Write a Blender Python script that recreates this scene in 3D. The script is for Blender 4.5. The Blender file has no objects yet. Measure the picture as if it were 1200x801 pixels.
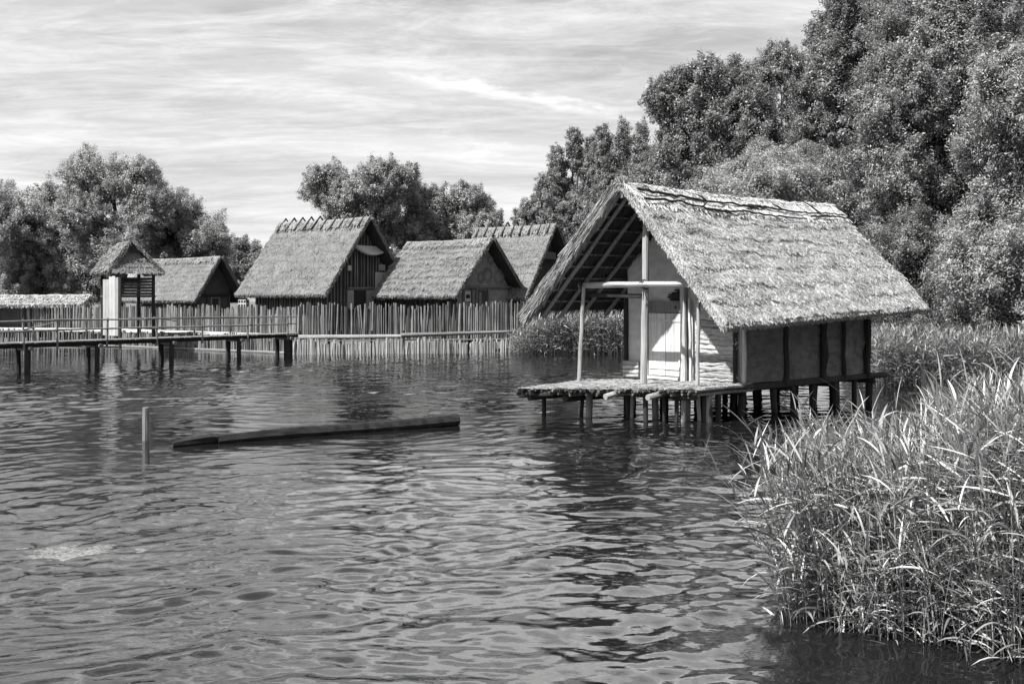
import bpy, math, random
import numpy as np
from mathutils import Vector, noise as mnoise
rnd = random.Random(7)
rng = np.random.default_rng(11)
scene = bpy.context.scene
COL = scene.collection
F, HY, CX, EYE = 1191.0, 350.0, 600.0, 3.0
R = math.radians

# ------------------------------------------------------------------ helpers
def at(px, py, Y):
    """world point seen at photo pixel (px,py) and distance Y"""
    return Vector(((px-CX)/F*Y, Y, EYE+(HY-py)/F*Y))
def water_at(px, py):
    Y = EYE*F/(py-HY)
    return Vector(((px-CX)/F*Y, Y, 0))

class MB:
    """collects verts and faces, becomes one mesh object"""
    def __init__(s): s.v=[]; s.f=[]; s.uv=[]
    def add(s, vs, fs, uvs=None):
        n=len(s.v); s.v.extend([tuple(p) for p in vs]); s.f.extend([tuple(i+n for i in f) for f in fs])
        s.uv.extend(uvs if uvs else [(p[0],p[2]) for p in vs])
    def box(s, c, d, rot=0.0, tilt=0.0, jit=0.0):
        c=Vector(c); hx,hy,hz=d[0]/2,d[1]/2,d[2]/2
        pts=[]
        for x,y,z in ((-1,-1,-1),(1,-1,-1),(1,1,-1),(-1,1,-1),(-1,-1,1),(1,-1,1),(1,1,1),(-1,1,1)):
            p=Vector((x*hx,y*hy,z*hz))
            if jit: p+=Vector((rnd.uniform(-jit,jit),rnd.uniform(-jit,jit),rnd.uniform(-jit,jit)))
            if tilt: p=Vector((p.x*math.cos(tilt)-p.z*math.sin(tilt),p.y,p.x*math.sin(tilt)+p.z*math.cos(tilt)))
            if rot: p=Vector((p.x*math.cos(rot)-p.y*math.sin(rot),p.x*math.sin(rot)+p.y*math.cos(rot),p.z))
            pts.append(c+p)
        s.add(pts,[(0,3,2,1),(4,5,6,7),(0,1,5,4),(1,2,6,5),(2,3,7,6),(3,0,4,7)])
    def tube(s, pts, rad, n=7, jit=0.12, seed=None, flat=1.0):
        pts=[Vector(p) for p in pts]; m=len(pts)
        if not isinstance(rad,(list,tuple)): rad=[rad]*m
        ax=(pts[-1]-pts[0]).normalized()
        up=Vector((0,0,1)) if abs(ax.z)<.8 else Vector((1,0,0))
        vs=[]; uvs=[]; L=0
        ph=rnd.random()*6.28
        rj=[1+rnd.uniform(-jit,jit) for _ in range(n)]
        for i,p in enumerate(pts):
            t=(pts[min(i+1,m-1)]-pts[max(i-1,0)]).normalized()
            a=t.cross(up).normalized(); b=t.cross(a)
            if i: L+=(p-pts[i-1]).length
            for k in range(n):
                th=ph+2*math.pi*k/n
                rr=rad[i]*rj[k]*(1+rnd.uniform(-jit,jit)*.5)
                vs.append(p+a*math.cos(th)*rr+b*math.sin(th)*rr*flat)
                uvs.append((th*rad[i],L))
        fs=[]
        for i in range(m-1):
            for k in range(n):
                k2=(k+1)%n
                fs.append((i*n+k,i*n+k2,(i+1)*n+k2,(i+1)*n+k))
        fs.append(tuple(reversed(range(n)))); fs.append(tuple((m-1)*n+k for k in range(n)))
        s.add(vs,fs,uvs)
    def pole(s, a, b, r0, r1=None, seg=5, bend=.02, n=7, jit=.12):
        a=Vector(a); b=Vector(b); r1=r0 if r1 is None else r1
        L=(b-a).length; pts=[]; rad=[]
        off=Vector((0,0,0))
        for i in range(seg+1):
            t=i/seg
            o=Vector((rnd.uniform(-1,1),rnd.uniform(-1,1),rnd.uniform(-.4,.4)))*bend*L*.3*(1 if 0<i<seg else .15)
            pts.append(a.lerp(b,t)+o); rad.append(r0+(r1-r0)*t)
        s.tube(pts,rad,n,jit)
    def grid(s, P, nu, nv, uvf=None, close=False):
        vs=[];uvs=[]
        for i in range(nu+1):
            for j in range(nv+1):
                vs.append(P(i/nu,j/nv)); uvs.append(uvf(i/nu,j/nv) if uvf else (i/nu,j/nv))
        fs=[(i*(nv+1)+j,(i+1)*(nv+1)+j,(i+1)*(nv+1)+j+1,i*(nv+1)+j+1) for i in range(nu) for j in range(nv)]
        s.add(vs,fs,uvs)
    def strip(s, pts, w, side):
        """thin flat straw"""
        vs=[]
        for i,p in enumerate(pts):
            vs+= [p-side*w, p+side*w]
        s.add(vs,[(2*i,2*i+1,2*i+3,2*i+2) for i in range(len(pts)-1)],[(0,0)]*len(vs))

def link(name, me, mat, parent=None, smooth=False):
    o=bpy.data.objects.new(name,me); COL.objects.link(o)
    if mat: me.materials.append(mat)
    if parent is not None: o.parent=parent
    if smooth: me.polygons.foreach_set('use_smooth',[True]*len(me.polygons))
    return o
def build(name, mb, mat, parent=None, smooth=False):
    me=bpy.data.meshes.new(name); me.from_pydata(mb.v,[],mb.f)
    uv=me.uv_layers.new(name='UVMap')
    li=np.empty(len(me.loops),dtype=np.int32); me.loops.foreach_get('vertex_index',li)
    uv.data.foreach_set('uv',np.array(mb.uv,dtype=np.float32)[li].ravel())
    return link(name,me,mat,parent,smooth)
def np_mesh(name, V, Q, mat, parent=None, smooth=False):
    me=bpy.data.meshes.new(name)
    V=np.ascontiguousarray(V,dtype=np.float32); Q=np.ascontiguousarray(Q,dtype=np.int32)
    n=Q.shape[1]
    me.vertices.add(len(V)); me.vertices.foreach_set('co',V.ravel())
    me.loops.add(Q.size); me.loops.foreach_set('vertex_index',Q.ravel())
    me.polygons.add(len(Q)); me.polygons.foreach_set('loop_start',np.arange(0,Q.size,n,dtype=np.int32))
    me.update(calc_edges=True)
    return link(name,me,mat,parent,smooth)
def tag(o,label,cat,group=None,kind=None):
    o['label']=label; o['category']=cat
    if group: o['group']=group
    if kind: o['kind']=kind
    return o
def empty(name,loc,rz=0):
    o=bpy.data.objects.new(name,None); COL.objects.link(o); o.location=loc; o.rotation_euler=(0,0,rz); o.empty_display_size=.3
    return o

# ------------------------------------------------------------------ materials (all neutral greys: the photograph is black and white)
def new_mat(name):
    m=bpy.data.materials.new(name); m.use_nodes=True
    nt=m.node_tree; b=nt.nodes['Principled BSDF']
    return m,nt,b
def N(nt,t,**kw):
    n=nt.nodes.new(t)
    for k,v in kw.items():
        if k in n.inputs: n.inputs[k].default_value=v
        else: setattr(n,k,v)
    return n
def ramp(nt,fac,stops):
    r=nt.nodes.new('ShaderNodeValToRGB'); e=r.color_ramp.elements
    while len(e)<len(stops): e.new(.5)
    for i,(p,c) in enumerate(stops): e[i].position=p; e[i].color=(c,c,c,1)
    nt.links.new(fac,r.inputs['Fac']); return r.outputs['Color']
def mul(nt,a,b):
    m=nt.nodes.new('ShaderNodeMix'); m.data_type='RGBA'; m.blend_type='MULTIPLY'; m.inputs[0].default_value=1
    nt.links.new(a,m.inputs[6]); nt.links.new(b,m.inputs[7]); return m.outputs[2]
def coords(nt,kind,scale):
    tc=nt.nodes.new('ShaderNodeTexCoord'); mp=nt.nodes.new('ShaderNodeMapping'); mp.inputs['Scale'].default_value=scale
    nt.links.new(tc.outputs[kind],mp.inputs['Vector']); return mp.outputs['Vector']
def fibre_mat(name, lo, hi, kind='Object', scale=(30,30,2), bump=.5, dist=.02, patch=.35, island=.25, rough=.85, detail=5, pscale=1.2):
    """noise drawn out along the grain, blotches and per-piece tone"""
    m,nt,b=new_mat(name)
    v=coords(nt,kind,scale); n=N(nt,'ShaderNodeTexNoise',Scale=1.0,Detail=detail,Roughness=.65); nt.links.new(v,n.inputs['Vector'])
    c=ramp(nt,n.outputs['Fac'],[(.28,lo),(.72,hi)])
    v2=coords(nt,'Object',(1,1,1)); n2=N(nt,'ShaderNodeTexNoise',Scale=pscale,Detail=6,Roughness=.6); nt.links.new(v2,n2.inputs['Vector'])
    c=mul(nt,c,ramp(nt,n2.outputs['Fac'],[(.3,1-patch),(.65,1.0)]))
    if island:
        g=nt.nodes.new('ShaderNodeNewGeometry')
        c=mul(nt,c,ramp(nt,g.outputs['Random Per Island'],[(0,1-island*1.6),(1,1.0)]))
    nt.links.new(c,b.inputs['Base Color']); b.inputs['Roughness'].default_value=rough
    b.inputs['Specular IOR Level'].default_value=.25
    bp=N(nt,'ShaderNodeBump',Strength=bump,Distance=dist); nt.links.new(n.outputs['Fac'],bp.inputs['Height']); nt.links.new(bp.outputs['Normal'],b.inputs['Normal'])
    return m
def leaf_mat(name, lo, hi, trans=.42, gloss=.5):
    m,nt,b=new_mat(name)
    g=nt.nodes.new('ShaderNodeNewGeometry')
    c=ramp(nt,g.outputs['Random Per Island'],[(0,lo),(.75,(lo+hi)/2),(1,hi)])
    v=coords(nt,'Object',(1,1,1)); n=N(nt,'ShaderNodeTexNoise',Scale=.35,Detail=3); nt.links.new(v,n.inputs['Vector'])
    c=mul(nt,c,ramp(nt,n.outputs['Fac'],[(.3,.7),(.7,1.0)]))
    nt.links.new(c,b.inputs['Base Color']); b.inputs['Roughness'].default_value=.45; b.inputs['Specular IOR Level'].default_value=gloss
    t=nt.nodes.new('ShaderNodeBsdfTranslucent'); nt.links.new(c,t.inputs['Color'])
    mx=nt.nodes.new('ShaderNodeMixShader'); mx.inputs[0].default_value=trans
    out=nt.nodes['Material Output']
    nt.links.new(b.outputs[0],mx.inputs[1]); nt.links.new(t.outputs[0],mx.inputs[2]); nt.links.new(mx.outputs[0],out.inputs['Surface'])
    return m

M={}
M['thatch']   = fibre_mat('thatch_fresh',.19,.62,'UV',(30,9,1),1.0,.03,.4,.42,pscale=1.6)
M['ridge']    = fibre_mat('thatch_ridge',.34,.62,'UV',(26,5,1),.8,.03,.2,.25)
M['thatch_old']= fibre_mat('thatch_old',.12,.28,'UV',(14,4,1),1.0,.06,.35,.35,pscale=.9)
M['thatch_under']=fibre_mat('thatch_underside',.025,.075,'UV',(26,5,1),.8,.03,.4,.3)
M['wood']     = fibre_mat('weathered_wood',.10,.24,'Object',(22,22,1.6),.6,.015,.35,.3)
M['wood_pale']= fibre_mat('pale_wood',.30,.52,'Object',(26,26,1.5),.5,.012,.25,.2)
M['wood_mid']  = fibre_mat('grey_board',.20,.36,'Object',(26,26,1.5),.5,.012,.25,.3)
M['wood_dark']= fibre_mat('dark_wood',.013,.045,'Object',(20,20,2),.7,.02,.4,.4)
M['wood_wet'] = fibre_mat('wet_wood',.005,.020,'Object',(6,20,20),.8,.02,.4,.1)
M['bark']     = fibre_mat('bark',.03,.09,'Object',(14,14,3),.9,.03,.4,.1)
M['bark_pale']= fibre_mat('pale_bark',.35,.6,'Object',(14,14,6),.5,.02,.4,0)
M['paling']   = fibre_mat('paling_wood',.085,.28,'Object',(16,16,1.2),.6,.02,.4,.55)
M['plank_dark']=fibre_mat('dark_plank',.025,.075,'Object',(14,14,1),.6,.02,.4,.4)
M['clay']     = fibre_mat('clay_daub',.30,.42,'Object',(3,3,5),.7,.06,.25,0,detail=8)
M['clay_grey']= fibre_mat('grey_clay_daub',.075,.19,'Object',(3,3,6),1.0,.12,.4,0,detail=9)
M['clay_mid']= fibre_mat('grey_gable_daub',.15,.24,'Object',(2.5,2.5,5),.8,.08,.25,0,detail=9)
M['clay_dark']= fibre_mat('dark_clay',.035,.06,'Object',(2,2,3),.6,.05,.3,0,detail=7)
M['clay_log'] = fibre_mat('clay_logs',.26,.52,'Object',(2,7,22),.9,.04,.4,.25,detail=7)
M['floor_earth']=fibre_mat('straw_floor',.13,.32,'Object',(6,6,6),.8,.03,.35,0,detail=9)
M['stick']    = fibre_mat('deck_stick',.05,.20,'Object',(9,9,9),.7,.02,.4,.6)
M['stone']    = fibre_mat('wet_stone',.05,.21,'Object',(16,26,22),1.0,.04,.35,0,detail=9)
M['ground']   = fibre_mat('bank_soil',.05,.12,'Object',(1.5,1.5,1.5),.6,.05,.4,0,detail=8)
M['sand']     = fibre_mat('pale_planks',.30,.5,'Object',(6,1,4),.4,.02,.3,.2)
M['leaf']     = leaf_mat('willow_leaf',.12,.37)
M['leaf_dark']= leaf_mat('dark_leaf',.09,.30)
M['leaf_pale']= leaf_mat('pale_leaf',.17,.46)
M['reed']     = leaf_mat('reed_leaf',.04,.46,.22,.4)
M['reed_far'] = leaf_mat('reed_far_leaf',.09,.34,.3,.4)
m,nt,b=new_mat('dark_opening'); b.inputs['Base Color'].default_value=(.008,.008,.008,1); b.inputs['Roughness'].default_value=.9; M['dark']=m
m,nt,b=new_mat('pale_paint'); b.inputs['Base Color'].default_value=(.33,.33,.33,1); b.inputs['Roughness'].default_value=.8; M['panel']=m

# ------------------------------------------------------------------ water (real waves, one sheet reaching the horizon)
def axis(dense_lo,dense_hi,step,far,grow=1.25):
    a=list(np.arange(dense_lo,dense_hi,step)); s=step; x=a[-1]
    while x<far: s*=grow; x+=s; a.append(x)
    s=step; x=a[0]; pre=[]
    while x>-far: s*=grow; x-=s; pre.append(x)
    return np.array(pre[::-1]+a)
ys=[]; y=6.0
while y<62: ys.append(y); y+=max(.032,.032*(y/9)**1.2)
s=.35; 
while y<900: ys.append(y); s*=1.3; y+=s
pre=[]; y=6.0; s=.05
while y>-200: s*=1.25; y-=s; pre.append(y)
ys=np.array(pre[::-1]+ys); xs=axis(-22,15,.042,900)
XX,YY=np.meshgrid(xs,ys)
ZZ=np.zeros_like(XX)
wr=np.random.default_rng(5)
def vnoise(x,y,sc,seed):
    r=np.random.default_rng(seed); o=np.zeros_like(x)
    for _ in range(7):
        a=r.uniform(0,6.28); k=sc*r.uniform(.5,1.6)
        o+=np.sin(k*(x*math.cos(a)+y*math.sin(a))+r.uniform(0,6.28))
    return o/2.6
wx=XX+.16*vnoise(XX,YY,2.2,1)+.5*vnoise(XX,YY,.5,2); wy=YY+.13*vnoise(XX,YY,2.6,3)+.5*vnoise(XX,YY,.45,4)
for i in range(100):
    lam=.14*(1.5/.14)**wr.random()**1.2
    th=R(96)+wr.normal()*R(33)
    k=2*math.pi/lam
    amp=.0158/k*(1.0 if lam<.9 else .7)
    ph=k*(wx*math.cos(th)+wy*math.sin(th))+wr.uniform(0,6.28)
    ZZ+=amp*(np.sin(ph)+.18*np.sin(2*ph+1.2))
gust=.85+.32*vnoise(XX,YY,.28,9)
fade=np.clip((70-YY)/12,0,1)*np.clip((YY+1)/6,0,1)*np.clip((45-np.abs(XX))/15,0,1)
ZZ*=np.clip(gust,.35,1.5)*fade
V=np.stack([XX,YY,ZZ],-1).reshape(-1,3)
nx=len(xs); ny=len(ys)
ii,jj=np.meshgrid(np.arange(ny-1),np.arange(nx-1),indexing='ij')
q=(ii*nx+jj).ravel()
Q=np.stack([q,q+1,q+1+nx,q+nx],-1)
m,nt,b=new_mat('lake_water')
b.inputs['Base Color'].default_value=(.006,.006,.006,1); b.inputs['Roughness'].default_value=.04; b.inputs['IOR'].default_value=1.6
v=coords(nt,'Object',(4.5,9,5)); n1=N(nt,'ShaderNodeTexNoise',Scale=1.0,Detail=3,Roughness=.55); nt.links.new(v,n1.inputs['Vector'])
v2=coords(nt,'Object',(.16,.3,.2)); n2=N(nt,'ShaderNodeTexNoise',Scale=1.0,Detail=2); nt.links.new(v2,n2.inputs['Vector'])
mr=N(nt,'ShaderNodeMapRange'); mr.inputs[1].default_value=.4; mr.inputs[2].default_value=.65; mr.inputs[3].default_value=.10; mr.inputs[4].default_value=.50
nt.links.new(n2.outputs['Fac'],mr.inputs[0])
v3=coords(nt,'Object',(11,24,11)); n3=N(nt,'ShaderNodeTexNoise',Scale=1.0,Detail=4,Roughness=.6); nt.links.new(v3,n3.inputs['Vector'])
sm=nt.nodes.new('ShaderNodeMath'); sm.operation='MULTIPLY_ADD'; nt.links.new(n3.outputs['Fac'],sm.inputs[0]); sm.inputs[1].default_value=.08; nt.links.new(n1.outputs['Fac'],sm.inputs[2])
bp=N(nt,'ShaderNodeBump',Distance=.014); nt.links.new(mr.outputs[0],bp.inputs['Strength']); nt.links.new(sm.outputs[0],bp.inputs['Height']); nt.links.new(bp.outputs['Normal'],b.inputs['Normal'])
w=np_mesh('water',V,Q,m,None,True)
tag(w,'rippled grey lake water reflecting the hut and the sky','water',kind='structure')

# ------------------------------------------------------------------ ground (the bank behind the fences and the lake bed)
def shore(x):
    """shore line Y for a given X"""
    if x<-9: return 58.5+max(0,(-12-x))*.72
    if x<6: return 58.5
    if x<18: return 58.5-(x-6)*1.55
    return 39.9
def gz(x,y):
    d=y-shore(x)
    return max(-.8,min(.45,d*.35))+ (.15*mnoise.noise(Vector((x*.2,y*.2,0))) if d>1 else 0)
gxs=list(np.arange(-60,60,1.5)); gys=list(np.arange(30,130,1.5))
gxs=[-900,-400,-200,-110]+gxs+[80,120,250,500,900]; gys=gys+[150,200,300,500,900]
g=MB()
vs=[(x,y,gz(x,y)) for y in gys for x in gxs]; n=len(gxs)
g.add(vs,[(j*n+i,j*n+i+1,(j+1)*n+i+1,(j+1)*n+i) for j in range(len(gys)-1) for i in range(n-1)])
tag(build('ground',g,M['ground'],None,True),'dark earth bank behind the palisades and under the trees','ground',kind='structure')

# ------------------------------------------------------------------ thatch slope builder (local frame X along ridge, Y across, Z up)
def slope_fn(xa,xb,yr,zr,ye,ze, xea=None, xeb=None, zea=None, zeb=None, courses=8, step=.05, lump=.05, sag=.08, seed=0, thick=.2):
    xea=xa if xea is None else xea; xeb=xb if xeb is None else xeb
    zea=ze if zea is None else zea; zeb=ze if zeb is None else zeb
    sgn=1 if ye>yr else -1
    L=math.hypot(ye-yr,zr-ze); nrm=Vector((0,sgn*(zr-ze)/L,abs(ye-yr)/L))
    def base(s,t):
        x=(xa+(xb-xa)*s)*(1-t)+(xea+(xeb-xea)*s)*t
        z0=zr-sag*math.sin(math.pi*s)
        z=z0*(1-t)+(zea+(zeb-zea)*s)*t
        return Vector((x,yr+(ye-yr)*t,z))
    def top(s,t):
        p=base(s,t)
        q=Vector((p.x*1.3+seed*7.1,p.y*1.3,p.z*1.3))
        ph=t*courses+.42*mnoise.noise(Vector((p.x*.9+seed,t*4,0)))+.16*mnoise.noise(Vector((p.x*4+seed,t*9,3)))
        saw=(ph%1.0)
        o=thick+step*(saw-.5)*max(0,min(1.5,.9+1.6*mnoise.noise(Vector((p.x*1.3+seed*3,int(ph)*2.7,9)))))+lump*mnoise.noise(q)+lump*.5*mnoise.noise(q*3.1)
        o*=min(1,.55+t*2)
        return p+nrm*o
    return base,top,nrm,L
def slope_solid(mb,base,top,L,nu,nv,LX,under):
    """top surface with closed rims into mb; underside into under"""
    uv=lambda s,t:(s*LX,t*L)
    mb.grid(lambda s,t: top(s,t),nu,nv,uv)
    under.grid(lambda s,t: base(s,1-t),nu,nv,uv)
    for s in (0,1):
        mb.grid(lambda a,t: base(s,t).lerp(top(s,t),a if s==0 else 1-a),1,nv,lambda a,t:(t*L,a*.2))
    mb.grid(lambda s,a: top(s,1).lerp(base(s,1),a),nu,1,lambda s,a:(s*LX,a*.2))
    mb.grid(lambda s,a: base(s,0).lerp(top(s,0),a),nu,1,lambda s,a:(s*LX,a*.2))
def straws(mb,top,nrm,n,wid,ln,LX,L,t0=0,t1=1,spread=.25,lift=.04,s0=0,s1=1):
    for _ in range(n):
        s=rnd.uniform(s0,s1); t=rnd.uniform(t0,t1)
        p=top(s,t); d=(top(s,min(1,t+.02))-top(s,max(0,t-.02)))
        d-=nrm*d.dot(nrm); d.normalize()
        side=d.cross(nrm)
        a=rnd.gauss(0,spread); d2=d*math.cos(a)+side*math.sin(a); sd=side*math.cos(a)-d*math.sin(a)
        l=ln*rnd.uniform(.5,1.3); w=wid*rnd.uniform(.6,1.4)
        up=rnd.uniform(.1,1)*lift
        p0=p+nrm*(.006); p1=p+d2*l+nrm*(up)
        tw=(sd+nrm*rnd.uniform(-.8,.8)).normalized()
        mb.strip([p0,p0.lerp(p1,.5)+nrm*.01,p1],w,tw)
def fringe(mb,base,nrm,edge,n,ln,wid,thick,out,droop=.3):
    """ragged straw ends along an edge; edge(k)->point on rim, out: outward direction"""
    for _ in range(n):
        k=rnd.random(); p=edge(k)+nrm*rnd.uniform(0,thick)
        d=(out+Vector((rnd.gauss(0,.3),rnd.gauss(0,.3),-droop*rnd.random()))).normalized()
        l=ln*rnd.uniform(.3,1.2); sd=d.cross(Vector((rnd.gauss(0,1),rnd.gauss(0,1),rnd.gauss(0,1)))).normalized()
        mb.strip([p-d*.1,p+d*l*.5,p+d*l+Vector((0,0,-droop*.2*l))],wid*rnd.uniform(.6,1.3),sd)

# ------------------------------------------------------------------ the stilt hut on the right
YAW=R(40)
dv=Vector((math.cos(YAW),math.sin(YAW),0)); au=Vector((-math.sin(YAW),math.cos(YAW),0))
BY=25.87; B=Vector(((868-CX)/F*BY,BY,0))
HD=.85
def hut_xy(v,u): return B+dv*v+au*u
def v_at(px,u):
    r=(px-CX)/F; b=B+au*u
    return (r*b.y-b.x)/(dv.x-r*dv.y)
def u_at(px,v):
    r=(px-CX)/F; b=B+dv*v
    return (r*b.y-b.x)/(au.x-r*au.y)
def z_at(py,v,u): return EYE+(HY-py)/F*hut_xy(v,u).y
W=3.96; LL=6.13; UC=1.98
hut=empty('stilt_hut',(B.x,B.y,0),YAW)
tag(hut,'thatched clay hut with an open porch, on wooden stilts in the lake beside reeds','hut')
def dz(v,u): return HD-.03*max(0,u)   # the deck sinks slightly towards the far corner
# roof
rt=MB(); ru=MB()
zr=5.80
baseR,topR,nR,LR=slope_fn(-2.35,7.0,UC,zr,-1.28,2.55,-2.4,6.80,2.28,2.66,courses=8,step=.036,lump=.06,sag=.10,seed=1,thick=.20)
slope_solid(rt,baseR,topR,LR,150,110,9.3,ru)
straws(rt,topR,nR,52000,.0060,.12,9.3,LR,0.02,.985,.55,.028,s0=.012)
fringe(rt,baseR,nR,lambda k:baseR(k,1),6000,.09,.006,.20,Vector((0,-.7,-.7)))
fringe(rt,baseR,nR,lambda k:baseR(0,k),2600,.06,.006,.2,Vector((-.35,-.6,-.7)))
fringe(rt,baseR,nR,lambda k:baseR(1,k),1500,.07,.006,.2,Vector((.5,-.5,-.6)))
build('thatch_slope',rt,M['thatch'],hut)
lt=MB()
baseL,topL,nL,LLs=slope_fn(-2.35,7.0,UC,zr,5.30,2.6,-2.4,6.8,2.66,2.72,courses=8,step=.08,lump=.06,sag=.10,seed=2,thick=.24)
slope_solid(lt,baseL,topL,LLs,90,60,9.3,ru)
straws(lt,topL,nL,14000,.007,.18,9.3,LLs,.02,.985,.4,.03,s0=.012)
fringe(lt,baseL,nL,lambda k:baseL(k,1),1600,.16,.009,.22,Vector((0,.7,-.7)))
fringe(lt,baseL,nL,lambda k:baseL(0,k),3000,.13,.005,.26,Vector((-.15,.62,-.72)),.3)
# thick bundle of straw rolled over the verge
for k in range(11000):
    t=rnd.random(); p=baseL(0,t)+nL*rnd.uniform(-.06,.27)+Vector((rnd.uniform(-.10,.12),0,0))
    d=(baseL(0,1)-baseL(0,0)).normalized(); d=(d+Vector((rnd.gauss(-.03,.06),rnd.gauss(0,.06),rnd.gauss(-.03,.06)))).normalized()
    sd=d.cross(Vector((rnd.gauss(0,1),rnd.gauss(0,1),rnd.gauss(0,1)))).normalized()
    lt.strip([p,p+d*.25,p+d*.5+Vector((0,0,-.03))],.0048*rnd.uniform(.6,1.4),sd)
build('thatch_slope',lt,M['thatch'],hut)
# straw hanging down inside between the battens
for _ in range(1500):
    s=rnd.uniform(.02,.5); t=rnd.uniform(.03,.97); p=baseL(s,t)-nL*.01
    d=(baseL(0,1)-baseL(0,0)).normalized(); d=(d+Vector((rnd.gauss(0,.35),0,rnd.gauss(-.15,.15)))).normalized()
    ru.strip([p,p+d*.2-nL*rnd.uniform(0,.03),p+d*.4-nL*rnd.uniform(0,.07)],.012,d.cross(nL).normalized())
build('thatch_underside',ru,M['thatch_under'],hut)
# ridge cap
rc=MB()
def cap(side):
    bs,tp,nn=(baseR,topR,nR) if side<0 else (baseL,topL,nL)
    def P(s,t):
        p=tp(s,t*.16); return p+nn*(.05+.03*mnoise.noise(p*2.3))+Vector((0,0,.05*(1-t)))
    return P,nn
for sd in (-1,1):
    P,nn=cap(sd)
    rc.grid(P,120,8,lambda s,t:(s*9.3,t*.8)) if sd<0 else rc.grid(lambda s,t:P(1-s,t),120,8,lambda s,t:(s*9.3,t*.8))
    straws(rc,P,nn,5000,.007,.26,9.3,.8,0,1,.5,.03)
for _ in range(1400):   # tufts along the crest
    s=rnd.random(); p=topR(s,0)+Vector((0,0,.08))
    a=rnd.uniform(0,6.28); d=Vector((math.cos(a)*.8,math.sin(a),rnd.uniform(-.2,.25))).normalized()
    rc.strip([p,p+d*.1,p+d*.2-Vector((0,0,.02))],.010,Vector((rnd.gauss(0,1),rnd.gauss(0,1),rnd.gauss(0,1))).normalized())
for _ in range(160):    # tuft standing up at the gable peak
    p=topR(0,0)+Vector((rnd.uniform(-.05,.1),rnd.uniform(-.08,.08),0)); d=Vector((rnd.gauss(-.2,.3),rnd.gauss(.1,.25),1)).normalized()
    rc.strip([p,p+d*.12,p+d*.25],.012,Vector((rnd.gauss(0,1),rnd.gauss(0,1),rnd.gauss(0,1))).normalized())
build('ridge_cap',rc,M['ridge'],hut)
# forked branches weighing down the ridge
def branch_line(ss,ts,r0,r1):
    mb=MB(); pts=[]
    for s,t in zip(ss,ts): pts.append(topR(s,t)+nR*(.14))
    out=[]
    for i in range(len(pts)-1):
        for k in range(5):
            f=k/5; out.append(pts[i].lerp(pts[i+1],f)+Vector((0,rnd.uniform(-.02,.02),rnd.uniform(-.02,.02))))
    out.append(pts[-1])
    mb.tube(out,[r0+(r1-r0)*i/(len(out)-1) for i in range(len(out))],6,.15)
    return mb
def twig(mb,s,t,ds,dt,lift=.1,r=.03):
    a=topR(s,t)+nR*.14; b_=topR(s+ds,t+dt)+nR*(.12+lift)
    mb.tube([a,a.lerp(b_,.5)+Vector((0,0,.02)),b_],[r,r*.8,r*.4],5,.1)
b1=branch_line([.03,.12,.22,.32,.42,.52,.60],[.05,.075,.065,.095,.085,.10,.09],.036,.022); twig(b1,.30,.09,-.03,-.05,.06); twig(b1,.47,.09,.05,.05)
b2=branch_line([.50,.58,.66,.74,.82,.90,.99],[.085,.09,.11,.12,.135,.12,.14],.033,.02); twig(b2,.86,.13,-.05,-.12,.1); twig(b2,.66,.11,-.04,-.04,.08)
b3=branch_line([.02,.10,.18,.26,.32,.38],[.14,.135,.12,.15,.175,.19],.033,.018); twig(b3,.26,.15,.03,-.03)
b4=branch_line([.28,.38,.46,.55,.65,.74],[.165,.16,.155,.18,.185,.20],.032,.022); twig(b4,.43,.16,.0,.03,.05)
b5=branch_line([.78,.86,.94,.995],[.17,.155,.165,.19],.032,.018)
for bb in (b1,b2,b3,b4,b5): build('ridge_branch',bb,M['wood_dark'],hut)
# rafters and battens under the thatch
for s in (.03,.105,.19,.30,.5,.66,.82,.97):
    for bs,nn in ((baseR,nR),(baseL,nL)):
        mb=MB(); mb.pole(bs(s,-.01)-nn*.13,bs(s+.01,1.02 if bs is baseL else .98)-nn*.13,.055,.065,6,.012); build('rafter',mb,M['wood'],hut)
for j in range(1,10):
    t=j/10+.0
    for bs,nn in ((baseR,nR),(baseL,nL)):
        mb=MB(); mb.pole(bs(.004,t)-nn*.055,bs(.995,t)-nn*.055,.032,.026,10,.004,6); build('batten',mb,M['wood'],hut)
mb=MB(); mb.pole((-2.3,UC,zr-.17),(6.9,UC,zr-.2),.07,.07,8,.006); build('ridge_pole',mb,M['wood'],hut)
# porch posts and tie beam
def post(px_b,py_b,px_t,py_t,v,r0,r1,name='porch_post',mat='wood'):
    u0=u_at(px_b,v); u1=u_at(px_t,v)
    mb=MB(); mb.pole((v,u0,dz(v,u0)-.15),(v,u1,z_at(py_t,v,u1)),r0,r1,7,.012,9); build(name,mb,M[mat],hut); return u0
post(754,450,757,262,-1.47,.088,.075,mat='wood_mid')
u=u_at(679,-1.7); mb=MB(); mb.pole((-1.75,u,.55),(-1.7,u_at(684,-1.7),z_at(336,-1.7,u)),.06,.05,7,.015,8); build('porch_post',mb,M['wood_mid'],hut)
post(817,452,819,352,-1.47,.05,.045,mat='wood_mid')
mb=MB(); ua=u_at(690,-1.62); ub=u_at(806,-1.55); mb.pole((-1.62,ua+.35,z_at(334,-1.6,ua)),(-1.57,ub-.05,z_at(333,-1.5,ub)),.085,.07,8,.006,9); build('tie_beam',mb,M['wood_mid'],hut)
mb=MB(); mb.pole((-1.45,ua+.1,z_at(340,-1.5,ua)-.12),(-1.40,UC+.1,z_at(342,-1.5,UC)-.1),.06,.06,6,.01,8); build('tie_beam',mb,M['wood_dark'],hut)
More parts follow.
